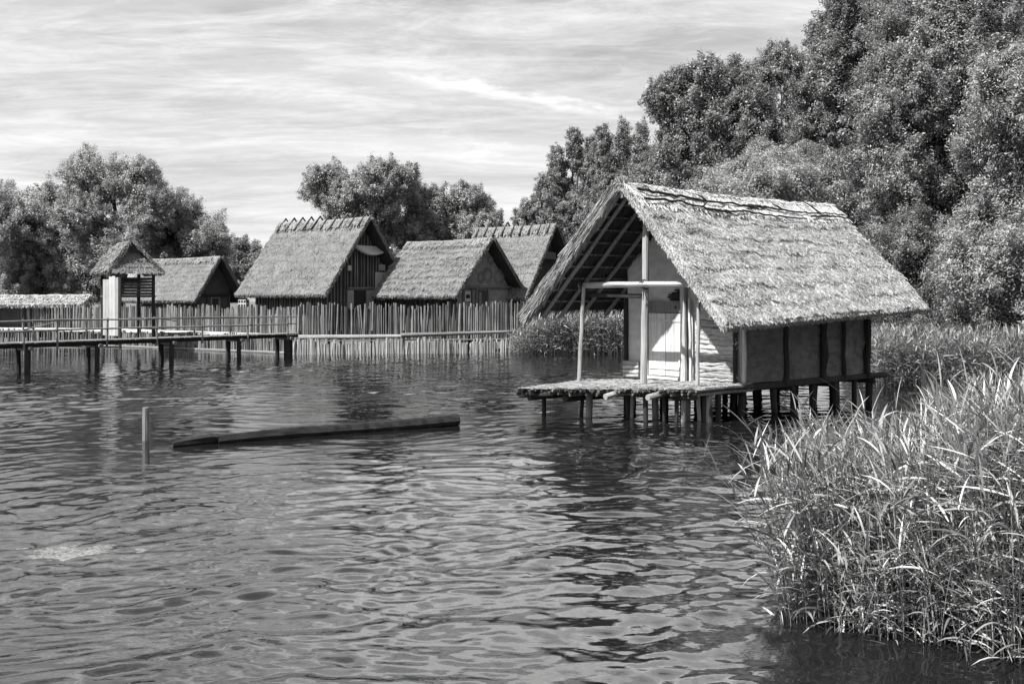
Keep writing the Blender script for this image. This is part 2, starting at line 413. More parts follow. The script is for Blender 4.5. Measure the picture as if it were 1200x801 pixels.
# rope lashings
for (vv,uu,zz) in ((-1.62,u_at(684,-1.62),z_at(335,-1.6,u_at(684,-1.6))),(-1.52,u_at(756,-1.5),z_at(333,-1.5,UC))):
    mb=MB()
    for k in range(3):
        pts=[Vector((vv+.12*math.cos(a)*1.0,uu+.05*(k-1)+.03*math.sin(a),zz+.12*math.sin(a))) for a in [i*2*math.pi/12 for i in range(13)]]
        mb.tube(pts,.014,5,.1)
    mb.tube([Vector((vv-.05,uu+.02,zz-.05)),Vector((vv-.1,uu-.05,zz-.25)),Vector((vv-.08,uu-.02,zz-.42))],[.02,.014,.008],5)
    build('lashing',mb,M['wood_dark'],hut)
# walls
def roof_z(v,u):
    s=min(1,max(0,(v+2.35)/9.3))
    b=baseR if u<UC else baseL
    t=(UC-u)/(UC+1.28) if u<UC else (u-UC)/(5.30-UC)
    return b(s,t).z-.05
fw=MB()
def front(uu,tt,v0):
    u=uu*W; z0=dz(0,u); z=z0+(roof_z(0,u)-z0)*tt
    return Vector((v0+.03*mnoise.noise(Vector((u*1.5,z*1.5,2)))+.012*mnoise.noise(Vector((u*6,z*6,5))),u,z))
fw.grid(lambda a,b_:front(a,b_,0.02),70,70,lambda a,b_:(a*W,b_*4)); fw.grid(lambda a,b_:front(1-a,b_,.16),10,10)
build('front_wall',fw,M['clay'],hut,True)
bw=MB(); bw.grid(lambda a,b_:front(1-a,b_,LL-.02),30,20); bw.grid(lambda a,b_:front(a,b_,LL-.16),10,10)
build('back_wall',bw,M['clay_grey'],hut,True)
def side(aa,tt,u0,sg):
    v=.02+aa*(LL-.04); z0=HD-.02; zt=roof_z(v,u0)
    z=z0+(zt-z0)*tt
    return Vector((v,u0+sg*(.05*mnoise.noise(Vector((v*1.2,z*1.4,7)))+.03*mnoise.noise(Vector((v*3.5,z*5,9)))+.014*mnoise.noise(Vector((v*9,z*12,3)))+.04*math.sin(v*2.3)),z))
sw=MB(); sw.grid(lambda a,b_:side(a,b_,.0,1),180,90); build('side_wall',sw,M['clay_grey'],hut,True)
sw=MB(); sw.grid(lambda a,b_:side(1-a,b_,W,1),60,30); build('side_wall',sw,M['clay_grey'],hut,True)
# wall posts, rough and dark on the side, pale at the corner
for px,r,mm in ((872,.055,'wood_pale'),(921,.07,'wood_dark'),(965,.10,'wood_dark'),(989,.05,'wood_dark'),(1017,.09,'wood_dark')):
    v=v_at(px,-.07)
    mb=MB(); pts=[Vector((v+rnd.uniform(-.035,.035),-.075+rnd.uniform(-.02,.02),HD-.1+i*.33)) for i in range(9)]
    if px==872: pts=[Vector((v+rnd.uniform(-.01,.01),-.06,HD-.05+i*.33)) for i in range(9)]
    mb.tube(pts,[r*rnd.uniform(.8,1.25) for _ in pts],8,.15); build('wall_post',mb,M[mm],hut)
u=u_at(733,-.05); mb=MB(); mb.pole((-.06,u,-.6),(-.03,u,3.1),.075,.07,8,.015,8); build('wall_post',mb,M['wood_dark'],hut)
u=u_at(862,-.08); mb=MB(); mb.pole((-.09,u,HD-.05),(-.08,u,3.0),.06,.06,7,.01,8); build('wall_post',mb,M['wood_dark'],hut)
# horizontal clay-daubed logs on the right half of the front
lg=MB(); z=HD+.02; uR=u_at(866,0); uL=u_at(804,0)
while z<3.15:
    h=rnd.uniform(.05,.13); top_u=min(1.4,uL+.02)
    if roof_z(0,.2)>z:
        a=Vector((-.035,uR,z+h/2)); b_=Vector((-.035,top_u,z+h/2+rnd.uniform(-.02,.02)))
        pts=[a.lerp(b_,i/8)+Vector((rnd.uniform(-.035,.01),0,rnd.uniform(-.022,.022))) for i in range(9)]
        lg.tube(pts,[h*.62*rnd.uniform(.85,1.15) for _ in pts],7,.12)
    z+=h*1.0
build('log_infill',lg,M['clay_log'],hut)
# door with frame, lintel board and the two jamb posts
uD0=u_at(801,-.06); uD1=u_at(761,-.06); zD0=dz(0,1.8)+.10; zD1=z_at(367,-.06,1.8); zL=z_at(353,-.06,1.8)
door=MB(); nP=4
for i in range(nP):
    w_=(uD1-uD0)/nP; c=uD0+w_*(i+.5); door.box((-.075,c,(zD0+zD1)/2),(.035,w_-.008,zD1-zD0-.02),0,0,.004)
do=build('door',door,M['wood_pale'],hut)
for zz in (zD0+.22,zD1-.2):
    mb=MB(); mb.box((-.10,(uD0+uD1)/2,zz),(.025,uD1-uD0-.06,.07)); build('door_ledge',mb,M['wood_pale'],do)
mb=MB(); mb.box((-.08,(uD0+uD1)/2,(zD1+zL)/2+.01),(.05,uD1-uD0+.05,zL-zD1-.02),0,0,.005); lb=build('lintel_board',mb,M['wood'],hut)
mb=MB(); c=Vector((-.108,uD0+.24,(zD1+zL)/2)); mb.tube([c,c+Vector((.02,0,0))],.045,10,.03); build('latch_hole',mb,M['dark'],lb)
mb=MB(); mb.box((-.09,uD0-.045,(zD0+zL)/2),(.07,.06,zL-zD0+.1)); mb.box((-.09,uD1+.04,(zD0+zL)/2),(.07,.06,zL-zD0+.05)); mb.box((-.10,(uD0+uD1)/2,zD0-.05),(.10,uD1-uD0+.25,.07)); build('door_frame',mb,M['wood_pale'],hut)
u=u_at(798,-.13); mb=MB(); mb.pole((-.15,u-.11,dz(0,u)-.05),(-.13,u-.08,z_at(334,0,u)),.10,.075,8,.012,9); build('jamb_post',mb,M['wood_pale'],hut)
u=u_at(808,-.1); mb=MB(); mb.pole((-.12,u-.07,dz(0,u)-.05),(-.11,u-.02,z_at(350,0,u)),.045,.04,8,.015,8); build('jamb_post',mb,M['wood_pale'],hut)
# bare laths above the lintel where the daub has fallen away
mb=MB(); ur=u_at(795,-.03); za=z_at(353,-.03,ur)
for k,wl_ in enumerate((.30,.38,.34,.22,.12)):
    zz=za+.045+k*.062; mb.pole((-.035,ur-.02,zz),(-.03,ur+wl_,zz+rnd.uniform(-.015,.015)),.03,.024,4,.01,7)
build('bare_lath',mb,M['wood_dark'],hut)
# loose logs at the foot of the left corner
mb=MB()
for k in range(4): mb.pole((-.12,u_at(734,0)-.02,dz(0,3.9)+.1+.12*k),(-.10,u_at(752,0),dz(0,3.4)+.1+.12*k),.06,.055,4,.01,7)
build('log_infill',mb,M['clay_log'],hut)
# porch deck: sticks laid front to back, straw on top
front_edge=[(3.75,-4.35),(2.9,-3.9),(1.9,-3.4),(.79,-2.72),(-.30,-2.05),(-.32,0.3)]   # (u,v)
def fe(u):
    pts=front_edge[:5]
    for (u0,v0),(u1,v1) in zip(pts,pts[1:]):
        if u1<=u<=u0: k=(u-u1)/(u0-u1); return v1+(v0-v1)*k
    return pts[0][1] if u>pts[0][0] else pts[-1][1]
st=MB(); u=-.30
while u<4.9:
    r=rnd.uniform(.028,.055)
    vf=fe(u) if u<=3.75 else -4.35+(u-3.75)*3.6
    for layer in (0,1,2) if False else (0,1):
        rr=r*rnd.uniform(.8,1.1); vf2=vf+rnd.uniform(-.10,.12)+layer*.10
        zz=dz(0,u)-.07-layer*.085+rnd.uniform(-.012,.012)
        st.pole((vf2,u+layer*.04+rnd.uniform(-.03,.03),zz),(vf2*.5,u,zz+.01),rr,rr,3,.01,6); st.pole((vf2*.5,u,zz+.01),(.1,u,zz),rr,rr,3,.01,6)
    u+=r*1.75
build('deck_pole',st,M['stick'],hut)
fl=MB()
def floor(a,t):
    u=-.28+a*5.1; vf=(fe(u) if u<=3.75 else -4.35+(u-3.75)*3.6)+.05+.10*mnoise.noise(Vector((u*3,1,0)))+.05*mnoise.noise(Vector((u*11,2,0)))
    v=vf*(1-t)+.15*t
    e=min(1,min(t*8,1))
    return Vector((v,u,dz(0,u)-.03+e*(.028+.03*mnoise.noise(Vector((v*2.2,u*2.2,3)))+.02*mnoise.noise(Vector((v*7,u*7,3))))+ .07*max(0,t-.82)/.18*max(0,1-abs(u-1)/1.6)))
fl.grid(lambda a,t:floor(1-a,t),120,70)
for _ in range(2400):
    a=rnd.random(); t=rnd.random()**1.6; p=floor(a,t)+Vector((0,0,.012)); an=rnd.uniform(0,6.28); l=rnd.uniform(.08,.3)
    d=Vector((math.cos(an),math.sin(an),rnd.uniform(-.05,.08)))
    fl.strip([p,p+d*l*.5,p+d*l],.008,Vector((-d.y,d.x,.3)).normalized())
build('porch_floor',fl,M['floor_earth'],hut)
# inner floor under the walls
mb=MB(); mb.box((LL/2+.1,W/2,HD-.12),(LL+.1,W-.1,.10)); build('inner_floor',mb,M['wood_dark'],hut)
# beams
mb=MB(); mb.pole((-.2,-.03,HD-.13),(LL+.75,-.03,HD-.10),.10,.085,10,.004,8); build('sill_beam',mb,M['wood_dark'],hut)
mb=MB(); mb.pole((-.2,W,HD-.26),(LL+.5,W,HD-.16),.10,.085,8,.004,8); build('sill_beam',mb,M['wood_dark'],hut)
for (u,vf) in ((.52,-2.75),(1.45,-3.25)):
    mb=MB(); mb.pole((vf-.16,u,dz(0,u)-.20),(vf+.5,u,HD-.13),.075,.075,4,.003,9); build('floor_joist',mb,M['wood_mid'],hut)
for (u,vf) in ((2.7,-3.7),(3.6,-4.1)):
    mb=MB(); mb.pole((vf+.1,u,HD-.36),(LL,u,HD-.3),.09,.08,8,.003,8); build('floor_joist',mb,M['wood_dark'],hut)
for (v0) in (-3.9,-2.0,-.1,2.0,4.0,6.0):
    u0=-.2 if v0>-2.2 else (3.75-(v0+4.35)*2.0 if v0<-3 else 0.3)
    mb=MB(); mb.pole((v0,max(-.2,min(u0,3)),HD-.23),(v0,4.1,HD-.36),.07,.065,6,.004,7); build('cross_beam',mb,M['wood_dark'],hut)
# piles standing in the lake
pile_px=[(627,464,.055,'wood_dark'),(682,461,.05,'wood_dark'),(691,466,.085,'wood'),(734,462,.06,'wood_dark'),(741,462,.05,'wood'),(755,463,.06,'wood_dark'),(767,467,.085,'wood'),(778,463,.05,'wood_dark'),(793,463,.05,'wood_dark'),(803,462,.06,'wood'),(807,461,.06,'wood'),(817,461,.045,'wood_pale'),(826,458,.07,'wood_dark'),(841,457,.075,'wood_dark'),(857,457,.055,'wood'),(866,456,.075,'wood'),(877,455,.06,'wood_dark')]
for px,py,r,mm in pile_px:
    # place each pile under the front part of the deck
    u=None
    best=None
    for k in range(60):
        uu=-.2+k*.07; vv=fe(uu) if uu<3.75 else -4
        vv+= .25+ .9*((px*7)%5)/5
        P_=hut_xy(vv,uu); x_=CX+F*P_.x/P_.y
        if best is None or abs(x_-px)<best[0]: best=(abs(x_-px),uu,vv)
    _,uu,vv=best
    mb=MB(); lean=rnd.uniform(-.06,.06)
    mb.pole((vv+rnd.uniform(-.05,.05),uu+lean,-.9),(vv,uu,dz(0,uu)-.16),r*.9,r*1.1,6,.02,8); build('pile',mb,M[mm],hut)
for v0 in (.1,1.4,2.3,3.2,4.3,5.3,6.1):
    for u0 in (.02,1.3,2.6,3.9):
        mb=MB(); rr=rnd.uniform(.07,.11); mb.pole((v0+rnd.uniform(-.15,.15),u0+rnd.uniform(-.08,.08),-.9),(v0,u0,HD-.16),rr*.9,rr,5,.015,8); build('pile',mb,M['wood_dark'],hut)

# ------------------------------------------------------------------ background houses
def house(name,label,xr,yr,Yr,rdir,xl,xfoot,ze,over=.75,wallh=None,wall='plank_dark',roofmat='thatch_old',seed=0,crossed=False,base_z=.3,sideinset=.8,n_st=5200,group=None,cstep=.04,sl=.16):
    r=Vector((rdir[0],rdir[1],0)).normalized(); p=Vector((-r.y,r.x,0))
    E=at(xr,yr,Yr); zr=E.z-.15
    # ridge length from the left end's pixel
    k=(xl-CX)/F; Lr=(E.x-k*E.y)/(r.x-k*r.y)
    k=(xfoot-CX)/F; hw=(E.x-k*E.y)/(p.x-k*p.y)
    root=empty(name,(E.x,E.y,0),math.atan2(r.y,r.x)); tag(root,label,'house',group)
    rf=MB(); un=MB()
    fns=[]
    for sg in (-1,1):
        bs,tp,nn,L=slope_fn(-Lr,0,0,zr,sg*hw,ze,courses=9,step=cstep,lump=.06,sag=.06,seed=seed+sg,thick=.24)
        slope_solid(rf,bs,tp,L,70,60,Lr,un); fns.append((bs,tp,nn,L))
        straws(rf,tp,nn,n_st if sg<0 else n_st//3,.013,sl,Lr,L,.01,.985,.4,.03)
        fringe(rf,bs,nn,lambda k:bs(k,1),1500,.10,.013,.24,Vector((0,sg*.7,-.7)))
        fringe(rf,bs,nn,lambda k:bs(1,k),900,.08,.013,.24,Vector((.5,sg*.4,-.7)))
    cp=MB()
    for sg,(bs,tp,nn,L) in zip((-1,1),fns):
        P=lambda s,t:tp(s,t*.11)+nn*(.06)+Vector((0,0,.06*(1-t)))
        cp.grid(P if sg<0 else (lambda s,t:P(1-s,t)),50,5,lambda s,t:(s*Lr,t*.7))
        straws(cp,P,nn,500,.02,.3,Lr,.7,0,1,.4,.05)
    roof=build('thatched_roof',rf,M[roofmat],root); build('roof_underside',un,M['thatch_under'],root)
    build('ridge_cap',cp,M[roofmat],root)
    if crossed:
        for k in range(crossed):
            s=(k+.5)/crossed; cpos=fns[0][1](s,0)
            for sg,(bs,tp,nn,L) in zip((-1,1),fns):
                mb=MB(); a=tp(s,.14)+nn*.15; b_=Vector((cpos.x+.12*sg,-sg*.12,zr+.42))
                mb.pole(a,b_,.055,.05,3,.01,6); build('ridge_stick',mb,M['wood_dark'],root)
    # walls
    yw=hw-sideinset
    wl=MB(); slope=(zr-ze)/hw
    def zt(y): return zr-abs(y)*slope-.06
    for x0,flip in ((-over,0),(-Lr+over,1)):
        wl.grid((lambda a,t:Vector((x0,-yw+2*yw*a,base_z+(zt(-yw+2*yw*a)-base_z)*t))) if not flip else (lambda a,t:Vector((x0,yw-2*yw*a,base_z+(zt(yw-2*yw*a)-base_z)*t))),24,8)
    for sg in (-1,1):
        wl.grid(lambda a,t:Vector((-Lr+over+a*(Lr-2*over) if sg<0 else -over-a*(Lr-2*over),sg*yw,base_z+(zt(yw)-base_z)*t)),12,4)
    build('wall',wl,M[wall],root)
    return dict(root=root,hw=hw,yw=yw,Lr=Lr,zr=zr,ze=ze,zt=zt,over=over,E=E,r=r,p=p,base=base_z,fns=fns)
def gy(h,px,x=None):
    """local y on the gable wall for a photo column"""
    x=-h['over']-.05 if x is None else x
    b=h['E']+h['r']*x; k=(px-CX)/F
    return (k*b.y-b.x)/(h['p'].x-k*h['p'].y)
def gzz(h,py,y,x=None):
    x=-h['over']-.05 if x is None else x
    P=h['E']+h['r']*x+h['p']*y
    return EYE+(HY-py)/F*P.y
def gbox(h,name,x0,x1,y0,y1,mat,depth=.06,parent=None,off=.0):
    ya,yb=gy(h,x0),gy(h,x1); za,zb=gzz(h,y1,(ya+yb)/2),gzz(h,y0,(ya+yb)/2)
    mb=MB(); mb.box((-h['over']+depth/2+.004+off,(ya+yb)/2,(za+zb)/2),(depth,abs(yb-ya),abs(zb-za))); return build(name,mb,M[mat],parent or h['root'])

# house with a lattice of upright poles in its gable
h2=house('thatched_house','tall thatched house with ridge sticks and a pale half-round hood in its gable',435,254,64.5,(.80,-.60),330,383,3.10,over=1.0,seed=3,crossed=10)
mb=MB(); y=-h2['yw']+.1
while y<h2['yw']:
    mb.pole((-h2['over']+.06,y,h2['base']),(-h2['over']+.06,y+rnd.uniform(-.04,.04),h2['zt'](y)-.1),.055,.05,4,.006,6); y+=rnd.uniform(.22,.34)
build('gable_pole',mb,M['wood'],h2['root'])
mb=MB(); x=-h2['Lr']+1.1
while x<-1.0:
    mb.pole((x,-h2['yw']-.06,h2['base']),(x,-h2['yw']-.06,h2['zt'](h2['yw'])),.07,.07,3,.006,6); x+=rnd.uniform(.2,.3)
build('side_plank',mb,M['wood'],h2['root'])
# half-round hood
xh=-h2['over']+.5; yc=(gy(h2,415,xh)+gy(h2,457,xh))/2; hwid=abs(gy(h2,457,xh)-gy(h2,415,xh))/2; zc=gzz(h2,289,yc)
mb=MB(); nn_=18
arc=[Vector((0,yc-hwid+2*hwid*i/nn_,zc-.52*math.sin(math.pi*i/nn_)**.8)) for i in range(nn_+1)]
vs=[Vector((-h2['over']+.62,p.y,p.z)) for p in arc]+[Vector((-h2['over']+.20,p.y,zc+.05)) for p in arc]+[Vector((-h2['over']+.50,p.y,p.z-.07)) for p in arc]
mb.add(vs,[(i,i+1,nn_+2+i,nn_+1+i) for i in range(nn_)]+[(i+1,i,2*nn_+2+i,2*nn_+3+i) for i in range(nn_)])
build('gable_hood',mb,M['ridge'],h2['root'])
f=gbox(h2,'door_frame',404,436,338.5,362,'wood',.05,None,.09); gbox(h2,'door_opening',412,426,340,362,'dark',.03,f,.125)
gbox(h2,'door_board',404.5,411.5,340,362,'wood_mid',.05,f,.13); gbox(h2,'door_board',427,435,340,362,'wood_mid',.05,f,.13)
gbox(h2,'information_board',437,455,319,350,'panel',.04,None,.14)
gbox(h2,'gable_lantern',404.5,408.5,311,317,'wood_pale',.14,None,.08); gbox(h2,'gable_lantern',443,448,310,317,'wood_pale',.14,None,.08)
mb=MB(); mb.pole((-h2['over']+.17,gy(h2,404),gzz(h2,338,0)),(-h2['over']+.17,gy(h2,438),gzz(h2,337.5,0)),.07,.07,3,.006,6); build('lintel',mb,M['wood'],h2['root'])
# side window
def side_window(h,px0,px1,py0,py1):
    def sx(px):
        b=h['E']-h['p']*(h['yw']+.03); k=(px-CX)/F
        return (k*b.y-b.x)/(h['r'].x-k*h['r'].y)
    a,b_=sx(px0),sx(px1); P=h['E']-h['p']*h['yw']+h['r']*a
    z1=EYE+(HY-py0)/F*P.y; z0=EYE+(HY-py1)/F*P.y
    mb=MB(); mb.box(((a+b_)/2,-h['yw']-.12,(z0+z1)/2),(b_-a,.08,z1-z0)); f=build('window',mb,M['panel'],h['root'])
    mb=MB()
    for i in range(4): 
        for j in range(2): mb.box((a+(b_-a)*(i+.5)/4,-h['yw']-.163,z0+(z1-z0)*(j+.5)/2),((b_-a)/4-.06,.01,(z1-z0)/2-.08))
    build('pane',mb,M['dark'],f)
side_window(h2,281,293,351,360)

h3=house('thatched_house','low thatched house with round wall paintings on its clay gable behind the pole palisade',578.5,278.5,62,(.75,-.66),479,536,3.02,over=.9,seed=5,wall='clay_dark',n_st=6500,cstep=.075,sl=.24)
mb=MB(); y0=h3['yw']
def gpanel(aa,tt):
    y=-h3['yw']*.98+2*h3['yw']*.98*aa; zb=h3['base']; z=zb+(h3['zt'](y)-.12-zb)*tt
    return Vector((-h3['over']+.05+.02*mnoise.noise(Vector((y*2,z*2,1))),y,z))
mb.grid(gpanel,30,24); build('gable_daub',mb,M['clay_mid'],h3['root'],True)
mb=MB(); mb.pole((-h3['over']+.14,gy(h3,541),gzz(h3,337,0)),(-h3['over']+.14,gy(h3,604),gzz(h3,336,0)),.08,.08,4,.006,7); build('gable_beam',mb,M['wood'],h3['root'])
for px in (541,551,556,570,598):
    mb=MB(); y=gy(h3,px); mb.pole((-h3['over']+.12,y,.3),(-h3['over']+.12,y,gzz(h3,337,y)),.075,.07,3,.006,7); build('gable_post',mb,M['wood'],h3['root'])
f=gbox(h3,'window',543,549.5,341,353,'panel',.03,None,.06); gbox(h3,'pane',544,548.5,345,349.5,'dark',.02,f,.085)
f=gbox(h3,'door_opening',557,569,340,362,'clay_dark',.03,None,.06); gbox(h3,'door_leaf',559,562,342,362,'wood',.03,f,.09)
for cx,cy,rx,ry in ((573,305,4,5),(570,322,6,9),(583,324,7,9),(590,310,3,4),(562,325,4,7),(578,297,3,4)):
    y=gy(h3,cx); z=gzz(h3,cy,y); sc=h3['E'].y/F; mb=MB(); k=16
    ring=[Vector((-h3['over']+.095,y+rx*sc*1.35*math.cos(2*math.pi*i/k),z+ry*sc*math.sin(2*math.pi*i/k))) for i in range(k)]
    inn=[Vector((-h3['over']+.095,y+rx*sc*1.35*.62*math.cos(2*math.pi*i/k),z+ry*sc*.62*math.sin(2*math.pi*i/k))) for i in range(k)]
    mb.add(ring+inn,[(i,(i+1)%k,k+(i+1)%k,k+i) for i in range(k)]); build('wall_painting',mb,M['wood'],h3['root'])
mb=MB(); x=-h3['Lr']+1.1
while x<-.95:
    mb.pole((x,-h3['yw']-.06,h3['base']),(x,-h3['yw']-.06,h3['zt'](h3['yw'])),.09,.09,3,.006,6); x+=rnd.uniform(.3,.5)
build('side_plank',mb,M['plank_dark'],h3['root'])

h4=house('thatched_house','thatched house with sticks along its ridge, half hidden behind the stilt hut',653,262,66,(.80,-.60),560,618,2.9,over=1.0,seed=8,crossed=9,wall='clay_dark')
mb=MB(); mb.box((-.7,0,h4['zr']-1.9),(.08,1.7,.45)); build('gable_board',mb,M['wood'],h4['root'])
h1=house('thatched_house','small thatched house with a dark clay gable and narrow doorway, beside the lookout tower',260,300,73,(.80,-.60),172,230,2.72,over=.9,seed=11,wall='clay_dark',n_st=2200)
mb=MB(); mb.pole((-h1['over']+.08,-h1['yw'],gzz(h1,346,0)),(-h1['over']+.08,h1['yw'],gzz(h1,345,0)),.08,.08,4,.006,7); build('gable_beam',mb,M['wood_dark'],h1['root'])
f=gbox(h1,'door_frame',246,257,348,366,'wood',.05); gbox(h1,'door_opening',247.5,255,349.5,366,'dark',.03,f,.04)
mb=MB()
for y in (-1.8,-.6,1.3,2.2):
    mb.pole((-h1['over']+.06,y,.3),(-h1['over']+.06,y,gzz(h1,346,y)),.07,.07,3,.006,6)
build('gable_post',mb,M['plank_dark'],h1['root'])

# long low pale-roofed shelter at the far left
E=at(98,345,72); low=empty('low_shelter',(E.x,E.y,0),0); tag(low,'long low shelter with a pale reed roof at the left edge','shelter')
mb=MB(); un=MB(); bs,tp,nn,L=slope_fn(-9,0,1.6,E.z-.05,-1.0,2.45,-9,.25,courses=4,step=.06,lump=.04,sag=.03,seed=21,thick=.15)
slope_solid(mb,bs,tp,L,70,24,9,un); straws(mb,tp,nn,2500,.02,.35,9,L,.02,.97,.3,.05); fringe(mb,bs,nn,lambda k:bs(k,1),700,.15,.02,.15,Vector((0,-.7,-.7)))
build('thatched_roof',mb,M['thatch'],low); build('roof_underside',un,M['thatch_under'],low)
mb=MB(); mb.box((-4.5,.6,1.3),(8.4,1.4,2.1)); build('wall',mb,M['plank_dark'],low)

# ------------------------------------------------------------------ palisades, their walkways
def lerp2(a,b,t): return Vector((a[0]+(b[0]-a[0])*t,a[1]+(b[1]-a[1])*t,0))
def palings(mb,path,z0f,z1f,pitch,r,jz=.08,tilt=.03):
    for a,b_ in zip(path,path[1:]):
        L=(Vector(b_)-Vector(a)).length; d=0
        while d<L:
            t=d/L; p=lerp2(a,b_,t); rr=r*rnd.choice((.6,.8,.95,1.05,1.25,1.4))*rnd.uniform(.9,1.1)
            lo=z0f(t); hi=z1f(t)+rnd.uniform(-jz,jz)+.07*math.sin(d*1.7)+(-.25 if rnd.random()<.04 else 0)
            mb.pole((p.x,p.y+rnd.uniform(-.03,.03),lo),(p.x+rnd.gauss(0,tilt),p.y+rnd.gauss(0,.03),hi),rr,rr*.85,2,.012,6,.15)
            d+=pitch*rnd.uniform(.8,1.35)
def pw(px,Y): return (((px-CX)/F)*Y,Y)
# right: high pole palisade with a log beam and a low row of stakes in front
A_,B_=pw(347,55.6),pw(632,58.6)
fr=empty('pole_palisade',((A_[0]+B_[0])/2,(A_[1]+B_[1])/2,0)); tag(fr,'high palisade of upright poles with a log beam, in front of the thatched houses','fence')
def child(name,mb,mat,root): 
    o=build(name,mb,mat); o.parent=root; o.matrix_parent_inverse=root.matrix_world.inverted() if False else o.matrix_parent_inverse
    me=o.data; off=-Vector(root.location); me.transform(__import__('mathutils').Matrix.Translation(off)); return o
mb=MB(); palings(mb,[A_,B_],lambda t:.75,lambda t:2.62+.06*math.sin(t*9)+.12*t,.108,.058,.13,.05); child('paling',mb,M['paling'],fr)
mb=MB(); a=at(349,395,55.2); b_=at(478,393.5,56.4); mb.pole(a,b_,.13,.09,8,.006,8); child('rail_beam',mb,M['wood_mid'],fr)
mb=MB(); a=at(470,393,56.1); b_=at(600,388.5,57.9); mb.pole(a,b_,.12,.08,8,.004,8); child('rail_beam',mb,M['wood'],fr)
for px in (352,385,398,433,470,515,547):
    k=(px-347)/285; P=lerp2(A_,B_,k); mb=MB(); mb.pole((P.x,P.y-.3,-.5),(P.x,P.y-.32,1.25),.07,.06,4,.01,7); child('support_post',mb,M['wood_dark'],fr)
fl_=empty('stake_row',((A_[0]+B_[0])/2,55.4,0)); tag(fl_,'low row of short pale stakes standing in the water below the log beam','fence')
mb=MB(); palings(mb,[(A_[0],A_[1]-.75),(pw(480,55.6)[0],55.6),(pw(628,57.6)[0],57.6)],lambda t:-.5,lambda t:.70,.110,.064,.15,.05); child('paling',mb,M['wood_mid'],fl_)
# walkway boards between the two rows
mb=MB(); P0=Vector((A_[0],A_[1]-.4,.72)); P1=Vector((B_[0],B_[1]-.4,.72))
wk=empty('palisade_walkway',(P0.x,P0.y,0)); tag(wk,'narrow dark boardwalk between the pole palisade and the low stakes','walkway')
d_=(P1-P0).normalized(); sdv=Vector((-d_.y,d_.x,0))
for k in range(4): mb.box(P0.lerp(P1,.5)+sdv*(k*.17-.25),((P1-P0).length,.15,.05),math.atan2(d_.y,d_.x))
child('walkway_board',mb,M['wood'],wk)
# left: upper palisade, lower wall of stakes, pale platform between
C_=[pw(346,56.6),pw(300,60.5),pw(150,68.5),pw(-40,74)]
fu=empty('plank_palisade',(C_[1][0],C_[1][1],0)); tag(fu,'upper palisade of split boards behind the footbridge and its pale platform','fence')
mb=MB(); palings(mb,C_,lambda t:.7,lambda t:2.50,.150,.082,.13,.04); child('paling',mb,M['paling'],fu)
mb=MB()
for a,b_ in zip(C_,C_[1:]): mb.pole((a[0],a[1]+.12,1.9),(b_[0],b_[1]+.12,1.9),.05,.05,6,.004,6)
child('rail_beam',mb,M['wood'],fu)
D_=[pw(346,55.0),pw(142,63.4),pw(-40,66)]
fd=empty('stake_wall',(D_[0][0],D_[0][1],0)); tag(fd,'wall of pale stakes rising from the water beneath the footbridge','fence')
mb=MB(); palings(mb,D_,lambda t:-.5,lambda t:.93,.145,.072,.12,.04); child('paling',mb,M['paling'],fd)
mb=MB()
for a,b_ in zip(D_,D_[1:]): mb.pole((a[0],a[1]-.12,.06),(b_[0],b_[1]-.12,.06),.07,.07,6,.003,6)
child('foot_log',mb,M['wood'],fd)
pl=empty('shore_platform',(D_[1][0],D_[1][1],0)); tag(pl,'pale sunlit plank platform behind the footbridge railing','platform')
mb=MB()
nb=70
top_=lambda t:(lerp2(D_[0],D_[1],t/.62) if t<.62 else lerp2(D_[1],D_[2],(t-.62)/.38))
bot_=lambda t:(lerp2(C_[0],C_[1],t/.2) if t<.2 else (lerp2(C_[1],C_[2],(t-.2)/.45) if t<.65 else lerp2(C_[2],C_[3],(t-.65)/.35)))
for i in range(nb):
    t0=i/nb; t1=(i+.93)/nb; zz=.98+rnd.uniform(-.008,.008)
    q=[top_(t0),top_(t1),bot_(t1),bot_(t0)]
    q=[Vector((p.x,p.y+(.05 if k<2 else -.12),zz)) for k,p in enumerate(q)]
    mb.add([p-Vector((0,0,.06)) for p in q]+q,[(0,1,2,3),(7,6,5,4),(1,0,4,5),(2,1,5,6),(3,2,6,7),(0,3,7,4)])
child('platform_board',mb,M['sand'],pl)

# ------------------------------------------------------------------ footbridge
Pa=Vector(((-60-CX)/F*38.2,38.2,0)); Pb=Vector(((345-CX)/F*51.5,51.5,0))
dB=(Pb-Pa).normalized(); nB=Vector((-dB.y,dB.x,0)); LB=(Pb-Pa).length
br=empty('footbridge',(Pa.x,Pa.y,0),math.atan2(dB.y,dB.x)); tag(br,'narrow wooden footbridge with rough pole railings on piles over the lake','footbridge')
wB=1.15; zdk=1.26
mb=MB(); x=0
while x<LB+.3:
    mb.box((x,wB/2+rnd.uniform(-.02,.02),zdk-.03+rnd.uniform(-.006,.006)),(.13,wB+.12+rnd.uniform(-.05,.05),.05)); x+=.145
build('deck_board',mb,M['wood'],br)
for yy in (.10,wB-.10):
    mb=MB(); mb.pole((0,yy,zdk-.16),(LB+.3,yy,zdk-.14),.065,.065,14,.002,7); build('deck_beam',mb,M['wood_dark'],br)
def bx(px,off=0):
    b0=Pa+nB*off; k=(px-CX)/F
    return (k*b0.y-b0.x)/(dB.x-k*dB.y)
for px in (28,67,125,184,237,290,337):
    x=bx(px); mb=MB(); mb.pole((x,-.02,zdk-.32),(x+rnd.uniform(-.05,.05),-.02,zdk+.93),.05,.042,4,.01,7); build('rail_post',mb,M['wood'],br)
